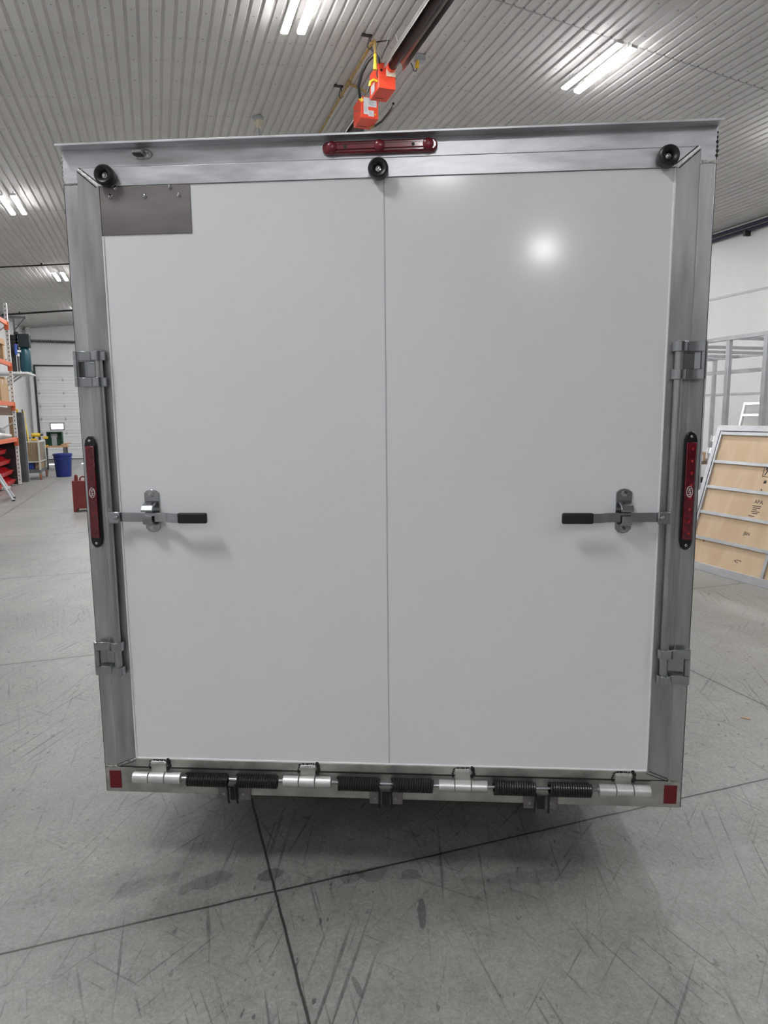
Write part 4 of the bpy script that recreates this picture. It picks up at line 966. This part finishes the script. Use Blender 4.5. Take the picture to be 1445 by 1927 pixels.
# cart with mesh crate
ct = thing('mesh_cart', 'wheeled cart with a wire mesh crate holding cardboard', 'cart', (-3.45, 22.25, 0))
hx, hy = 0.27, 0.58
obj('base_frame', bx(-hx-0.02, hx, -hy, hy, 0.20, 0.28), cart_grey, ct, 0.006)
obj('lower_deck', bx(-hx, hx, -hy, hy, 0.28, 0.30), cart_grey, ct)
for (xx, yy) in ((hx, hy), (-hx, hy), (hx, -hy), (-hx, -hy)):
    obj('corner_post', bx(xx-0.022, xx+0.022, yy-0.022, yy+0.022, 0.28, 1.10), cart_white, ct, 0.003)
    c_ = obj('caster', MB().lathe([(0.06, -0.025), (0.085, -0.02), (0.085, 0.02), (0.06, 0.025)], (xx, yy, 0.085), 'x', 20), caster_orange, ct)
    obj('caster_fork', MB().box(xx-0.035, xx-0.027, yy-0.03, yy+0.03, 0.07, 0.20).box(xx+0.027, xx+0.035, yy-0.03, yy+0.03, 0.07, 0.20).box(xx-0.035, xx+0.035, yy-0.04, yy+0.04, 0.18, 0.20), cart_grey, c_)
    obj('hub', MB().lathe([(0.03, -0.028), (0.03, 0.028)], (xx, yy, 0.085), 'x', 12), galv, c_)
for zz in (0.50, 1.07):
    rm = MB().box(-hx, hx, -hy-0.015, -hy+0.015, zz, zz+0.035).box(-hx, hx, hy-0.015, hy+0.015, zz, zz+0.035).box(hx-0.015, hx+0.015, -hy, hy, zz, zz+0.035).box(-hx-0.015, -hx+0.015, -hy, hy, zz, zz+0.035)
    obj('rim_rail', rm, cart_white, ct, 0.003)
obj('crate_floor', bx(-hx+0.02, hx-0.02, -hy+0.02, hy-0.02, 0.49, 0.505), cart_white, ct)
wm = MB()
for q in range(1, 9):
    xx = -hx + 2*hx*q/9
    wm.tube([(xx, -hy-0.008, 0.52), (xx, -hy-0.008, 1.08)], 0.003, 4); wm.tube([(xx, hy, 0.52), (xx, hy, 1.08)], 0.003, 4)
for q in range(1, 16):
    yy = -hy + 2*hy*q/16
    wm.tube([(hx+0.008, yy, 0.52), (hx+0.008, yy, 1.08)], 0.003, 4)
for q in range(1, 10):
    zz = 0.52+0.56*q/10
    wm.tube([(-hx, -hy-0.008, zz), (hx, -hy-0.008, zz)], 0.003, 4); wm.tube([(hx+0.008, -hy, zz), (hx+0.008, hy, zz)], 0.003, 4); wm.tube([(-hx, hy, zz), (hx, hy, zz)], 0.003, 4)
obj('wire_mesh', wm, galv, ct)
cin = thing('cardboard_liner', 'brown cardboard sheets lining the mesh cart', 'cardboard', (-3.45, 22.25, 0.51))
obj('front_sheet', bx(-hx+0.03, hx-0.03, -hy+0.03, -hy+0.04, 0, 0.54), cb_mesh, cin)
obj('side_sheet', bx(hx-0.04, hx-0.03, -hy+0.05, hy-0.05, 0, 0.52), cardboard, cin)
obj('back_sheet', bx(-hx+0.03, hx-0.03, hy-0.04, hy-0.03, 0, 0.54), cb_mesh, cin)
tag(obj('blue_case', bx(-3.69, -3.38, 21.78, 22.3, 0.302, 0.46), blue_item, None, 0.01), 'blue plastic case on the lower deck of the mesh cart', 'case')
tag(obj('cardboard_tray', bx(-3.36, -3.20, 22.0, 22.7, 0.302, 0.47), cardboard, None, 0.004), 'cardboard tray on the lower deck at the cart end', 'box')
dr = thing('power_drill', 'yellow power tool lying on top of the mesh cart', 'power tool', (-3.30, 21.86, 1.052))
obj('body', MB().tube([(-0.10, 0, 0.15), (0.12, 0, 0.15)], 0.055, 12), yellow, dr, 0.0)
obj('handle', bx(-0.09, -0.03, -0.03, 0.03, 0.0, 0.12), dark_trim, dr, 0.008)
obj('chuck', MB().tube([(0.12, 0, 0.15), (0.20, 0, 0.15)], 0.03, 10, True, 0.018), dark_trim, dr)
obj('battery', bx(-0.12, 0.02, -0.045, 0.045, 0.0, 0.05), yellow, dr, 0.006)
gt = thing('grinder', 'grey and black grinder on the cart beside the yellow tool', 'power tool', (-3.52, 21.86, 1.052))
obj('body', MB().tube([(-0.09, 0, 0.06), (0.10, 0, 0.10)], 0.045, 12), shelf_grey, gt)
obj('head', MB().lathe([(0.04, 0.02), (0.05, 0.10), (0.03, 0.15)], (-0.10, 0, 0), 'z', 12), dark_trim, gt)
cs_ = thing('cart_ledge', 'flat board lying across the top of the mesh cart', 'board', (-3.45, 22.25, 1.105-0.0))
obj('board', bx(-0.20, 0.20, -0.20, 0.30, 0.0, 0.012), cardboard, cs_)
dr.location = (-3.30, 22.15, 1.118); gt.location = (-3.54, 22.15, 1.118)
l1_ = thing('spirit_level', 'long yellow spirit level standing in the mesh cart', 'level', (-3.56, 21.76, 0.515))
obj('bar', MB().box(-0.032, 0.032, -0.014, 0.014, 0, 1.38), pale_yellow, l1_, 0.004)
obj('end_cap', bx(-0.04, 0.04, -0.018, 0.018, 1.28, 1.50), yellow, l1_, 0.006)
for zz in (0.45, 0.95): obj('vial', bx(-0.02, 0.02, -0.016, 0.016, zz, zz+0.05), dark_trim, l1_)
l1_.rotation_euler = (0.0, -0.085, 0)
l2_ = thing('spirit_level', 'black and yellow spirit level standing right of the plain yellow one', 'level', (-3.40, 21.76, 0.515))
obj('bar', bx(-0.014, 0.026, -0.014, 0.014, 0, 1.44), pale_yellow, l2_, 0.003)
obj('black_edge', bx(-0.042, -0.014, -0.014, 0.014, 0, 1.50), dark_trim, l2_, 0.003)
l2_.rotation_euler = (0.0, -0.075, 0)
# bench with green cabinet
wb2 = thing('workbench', 'narrow wooden topped workbench in front of the overhead door', 'workbench', (-3.28, 26.0, 0))
obj('tabletop', bx(-0.42, 0.40, -0.35, 0.35, 0.76, 0.81), wood, wb2, 0.004)
for (xx, yy) in ((-0.34, -0.28), (0.30, -0.28), (-0.34, 0.28), (0.30, 0.28)): obj('leg', bx(xx-0.04, xx+0.04, yy-0.04, yy+0.04, 0, 0.76), cart_grey, wb2)
obj('shelf', bx(-0.36, 0.32, -0.3, 0.3, 0.25, 0.28), cart_grey, wb2)
gc = thing('green_cabinet', 'dark green open tool cabinet on the narrow workbench', 'cabinet', (-3.30, 26.15, 0.81))
obj('back', bx(-0.25, 0.25, 0.12, 0.14, 0.0, 0.45), green_m, gc)
for xx in (-0.25, 0.22): obj('side', bx(xx, xx+0.03, -0.12, 0.12, 0.0, 0.45), green_m, gc)
obj('top', bx(-0.25, 0.25, -0.12, 0.12, 0.45, 0.48), green_m, gc)
obj('label_sheet', bx(-0.14, 0.06, 0.112, 0.119, 0.27, 0.41), label_white, gc)
tag(obj('grey_box', bx(-3.36, -3.22, 25.78, 25.92, 0.81, 1.13), shelf_grey, None, 0.006), 'grey metal box in front of the green cabinet', 'box')
pd = thing('bench_drill', 'yellow and black bench drill beside the green cabinet', 'drill', (-3.55, 25.78, 0.81))
obj('base', bx(-0.07, 0.07, -0.07, 0.07, 0, 0.04), yellow, pd, 0.004)
obj('column', MB().tube([(0, 0.03, 0.04), (0, 0.03, 0.25)], 0.03, 10), dark_trim, pd)
obj('head', bx(-0.07, 0.08, -0.08, 0.08, 0.25, 0.33), yellow, pd, 0.02)
bv = thing('bench_vise', 'tan clamp on the right end of the narrow workbench', 'vise', (-2.98, 25.76, 0.81))
obj('jaw', bx(-0.10, 0.10, -0.05, 0.05, 0.0, 0.06), wood, bv, 0.01)
obj('screw_bar', MB().tube([(-0.02, 0, 0.075), (0.22, 0, 0.085)], 0.018, 8), wood, bv)
# blue trash can
tc_ = thing('trash_can', 'round blue plastic trash can on the floor by the workbench', 'trash can', (-2.68, 22.55, 0))
obj('bucket', MB().lathe([(0.20, 0.0), (0.212, 0.02), (0.252, 0.62), (0.252, 0.63), (0.24, 0.63), (0.20, 0.05)], (0, 0, 0), 'z', 36), blue_can, tc_)
obj('rim', MB().lathe([(0.252, 0.62), (0.270, 0.63), (0.272, 0.69), (0.255, 0.70), (0.240, 0.69), (0.240, 0.63)], (0, 0, 0), 'z', 36), blue_can, tc_)
obj('skirt_ring', MB().lathe([(0.246, 0.52), (0.262, 0.525), (0.264, 0.56), (0.249, 0.57)], (0, 0, 0), 'z', 36), blue_can, tc_)
for sgn in (-1, 1):
    hmb = MB().tube([(sgn*0.26, -0.08, 0.60), (sgn*0.31, -0.07, 0.57), (sgn*0.315, 0.0, 0.565), (sgn*0.31, 0.07, 0.57), (sgn*0.26, 0.08, 0.60)], 0.014, 8)
    obj('handle', hmb.xf(Matrix.Rotation(-0.9, 4, 'Z')), blue_can, tc_)
# maroon stand
ms = thing('red_cabinet', 'dark red steel box stand half hidden behind the trailer', 'stand', (-1.36, 13.95, 0))
obj('case', bx(-0.16, 0.34, -0.14, 0.30, 0.06, 0.585), maroon, ms, 0.005)
for (xx, yy) in ((-0.135, -0.115), (0.315, -0.115), (-0.135, 0.275), (0.315, 0.275)): obj('leg', bx(xx-0.025, xx+0.025, yy-0.025, yy+0.025, 0, 0.07), maroon, ms)
for (xx, hh_) in ((-0.09, 0.07), (0.09, 0.14)):
    obj('knob_post', MB().tube([(xx, -0.05, 0.585), (xx, -0.05, 0.585+hh_)], 0.035, 12), maroon, ms)
    obj('knob', MB().ball((xx, -0.05, 0.60+hh_), (0.032, 0.032, 0.03), 10, 8), maroon, ms)
obj('carry_handle', MB().tube([(-0.03, -0.03, 0.585), (-0.02, -0.03, 0.635), (0.02, -0.03, 0.66), (0.06, -0.03, 0.64)], 0.014, 8), maroon, ms)
# air compressor on its wall platform
pfm = thing('wall_platform', 'white steel platform bracketed to the left wall under the compressor', 'platform', (-4.93, 23.4, 3.03))
obj('deck', bx(0.0, 1.48, -0.75, 0.65, 0.02, 0.08), white_paint, pfm, 0.006)
for yy in (-0.65, 0.0, 0.55):
    obj('bracket', MB().tube([(0.02, yy, -0.75), (1.1, yy, 0.02)], 0.03, 6), white_paint, pfm)
    obj('wall_leg', bx(0.0, 0.05, yy-0.03, yy+0.03, -0.85, 0.02), white_paint, pfm)
ac = thing('air_compressor', 'air compressor with a vertical teal tank on the wall platform', 'compressor', (-3.62, 23.4, 3.11))
obj('tank', MB().lathe([(0.04, 0.02), (0.12, 0.04), (0.155, 0.10), (0.158, 0.66), (0.12, 0.74), (0.05, 0.78)], (0.02, 0, 0), 'z', 28), teal, ac)
for a in (0.4, 2.5, 4.6): obj('leg', MB().tube([(0.02+0.13*math.cos(a), 0.13*math.sin(a), 0.12), (0.02+0.19*math.cos(a), 0.19*math.sin(a), 0.0)], 0.018, 6), teal, ac)
obj('belt_guard', bx(-0.12, 0.19, -0.18, 0.10, 0.76, 1.15), dark_teal, ac, 0.01)
obj('pump', MB().lathe([(0.11, 0.62), (0.13, 0.70), (0.10, 0.85), (0.13, 0.90), (0.10, 0.95), (0.13, 1.0), (0.10, 1.05), (0.12, 1.12)], (-0.26, 0, 0), 'z', 16), steel_dark, ac)
obj('pump_base', bx(-0.38, -0.14, -0.12, 0.12, 0.52, 0.66), steel_dark, ac, 0.01)
obj('air_filter', MB().lathe([(0.05, 1.12), (0.065, 1.15), (0.065, 1.20), (0.04, 1.23)], (-0.18, 0, 0), 'z', 12), steel_dark, ac)
tag(obj('air_dryer', bx(-4.02, -3.80, 23.3, 23.6, 3.11, 3.62), dark_trim, None, 0.01), 'dark machine case left of the teal tank on the platform', 'machine')
bf = thing('line_filter', 'blue line filter with white plates beside the compressor pump', 'filter', (-3.79, 23.12, 3.11))
obj('canister', MB().lathe([(0.035, 0.52), (0.042, 0.56), (0.042, 0.80), (0.03, 0.84)], (0, 0, 0), 'z', 14), blue_item, bf)
pieces('plate', MB().box(0.03, 0.13, -0.02, 0.0, 0.60, 0.66).box(0.03, 0.09, -0.02, 0.0, 0.48, 0.56), label_white, bf)
obj('stand_pipe', MB().tube([(0, 0, 0.0), (0, 0, 0.54)], 0.014, 8), galv, bf)
jbk = thing('wall_jib', 'dark triangular steel bracket above the compressor', 'bracket', (-4.93, 23.5, 4.77))
obj('arm', bx(0.0, 1.42, -0.03, 0.03, -0.03, 0.03), dark_sheet, jbk)
obj('strut', MB().tube([(1.38, 0, -0.02), (1.10, 0, -0.37)], 0.018, 6), dark_sheet, jbk)
obj('drop_post', bx(1.06, 1.11, -0.03, 0.03, -0.42, -0.03), dark_sheet, jbk)
obj('wall_plate', bx(0.0, 0.02, -0.10, 0.10, -0.2, 0.2), dark_sheet, jbk)
# a chip on the floor
tag(obj('wood_chip', MB().box(-0.025, 0.025, -0.006, 0.006, 0.0, 0.004).xf(Matrix.Translation((3.13, 2.857, 0.0)) @ Matrix.Rotation(-0.9, 4, 'Z')), wood, None), 'tiny brown wood chip on the bare floor right of the trailer', 'wood chip')
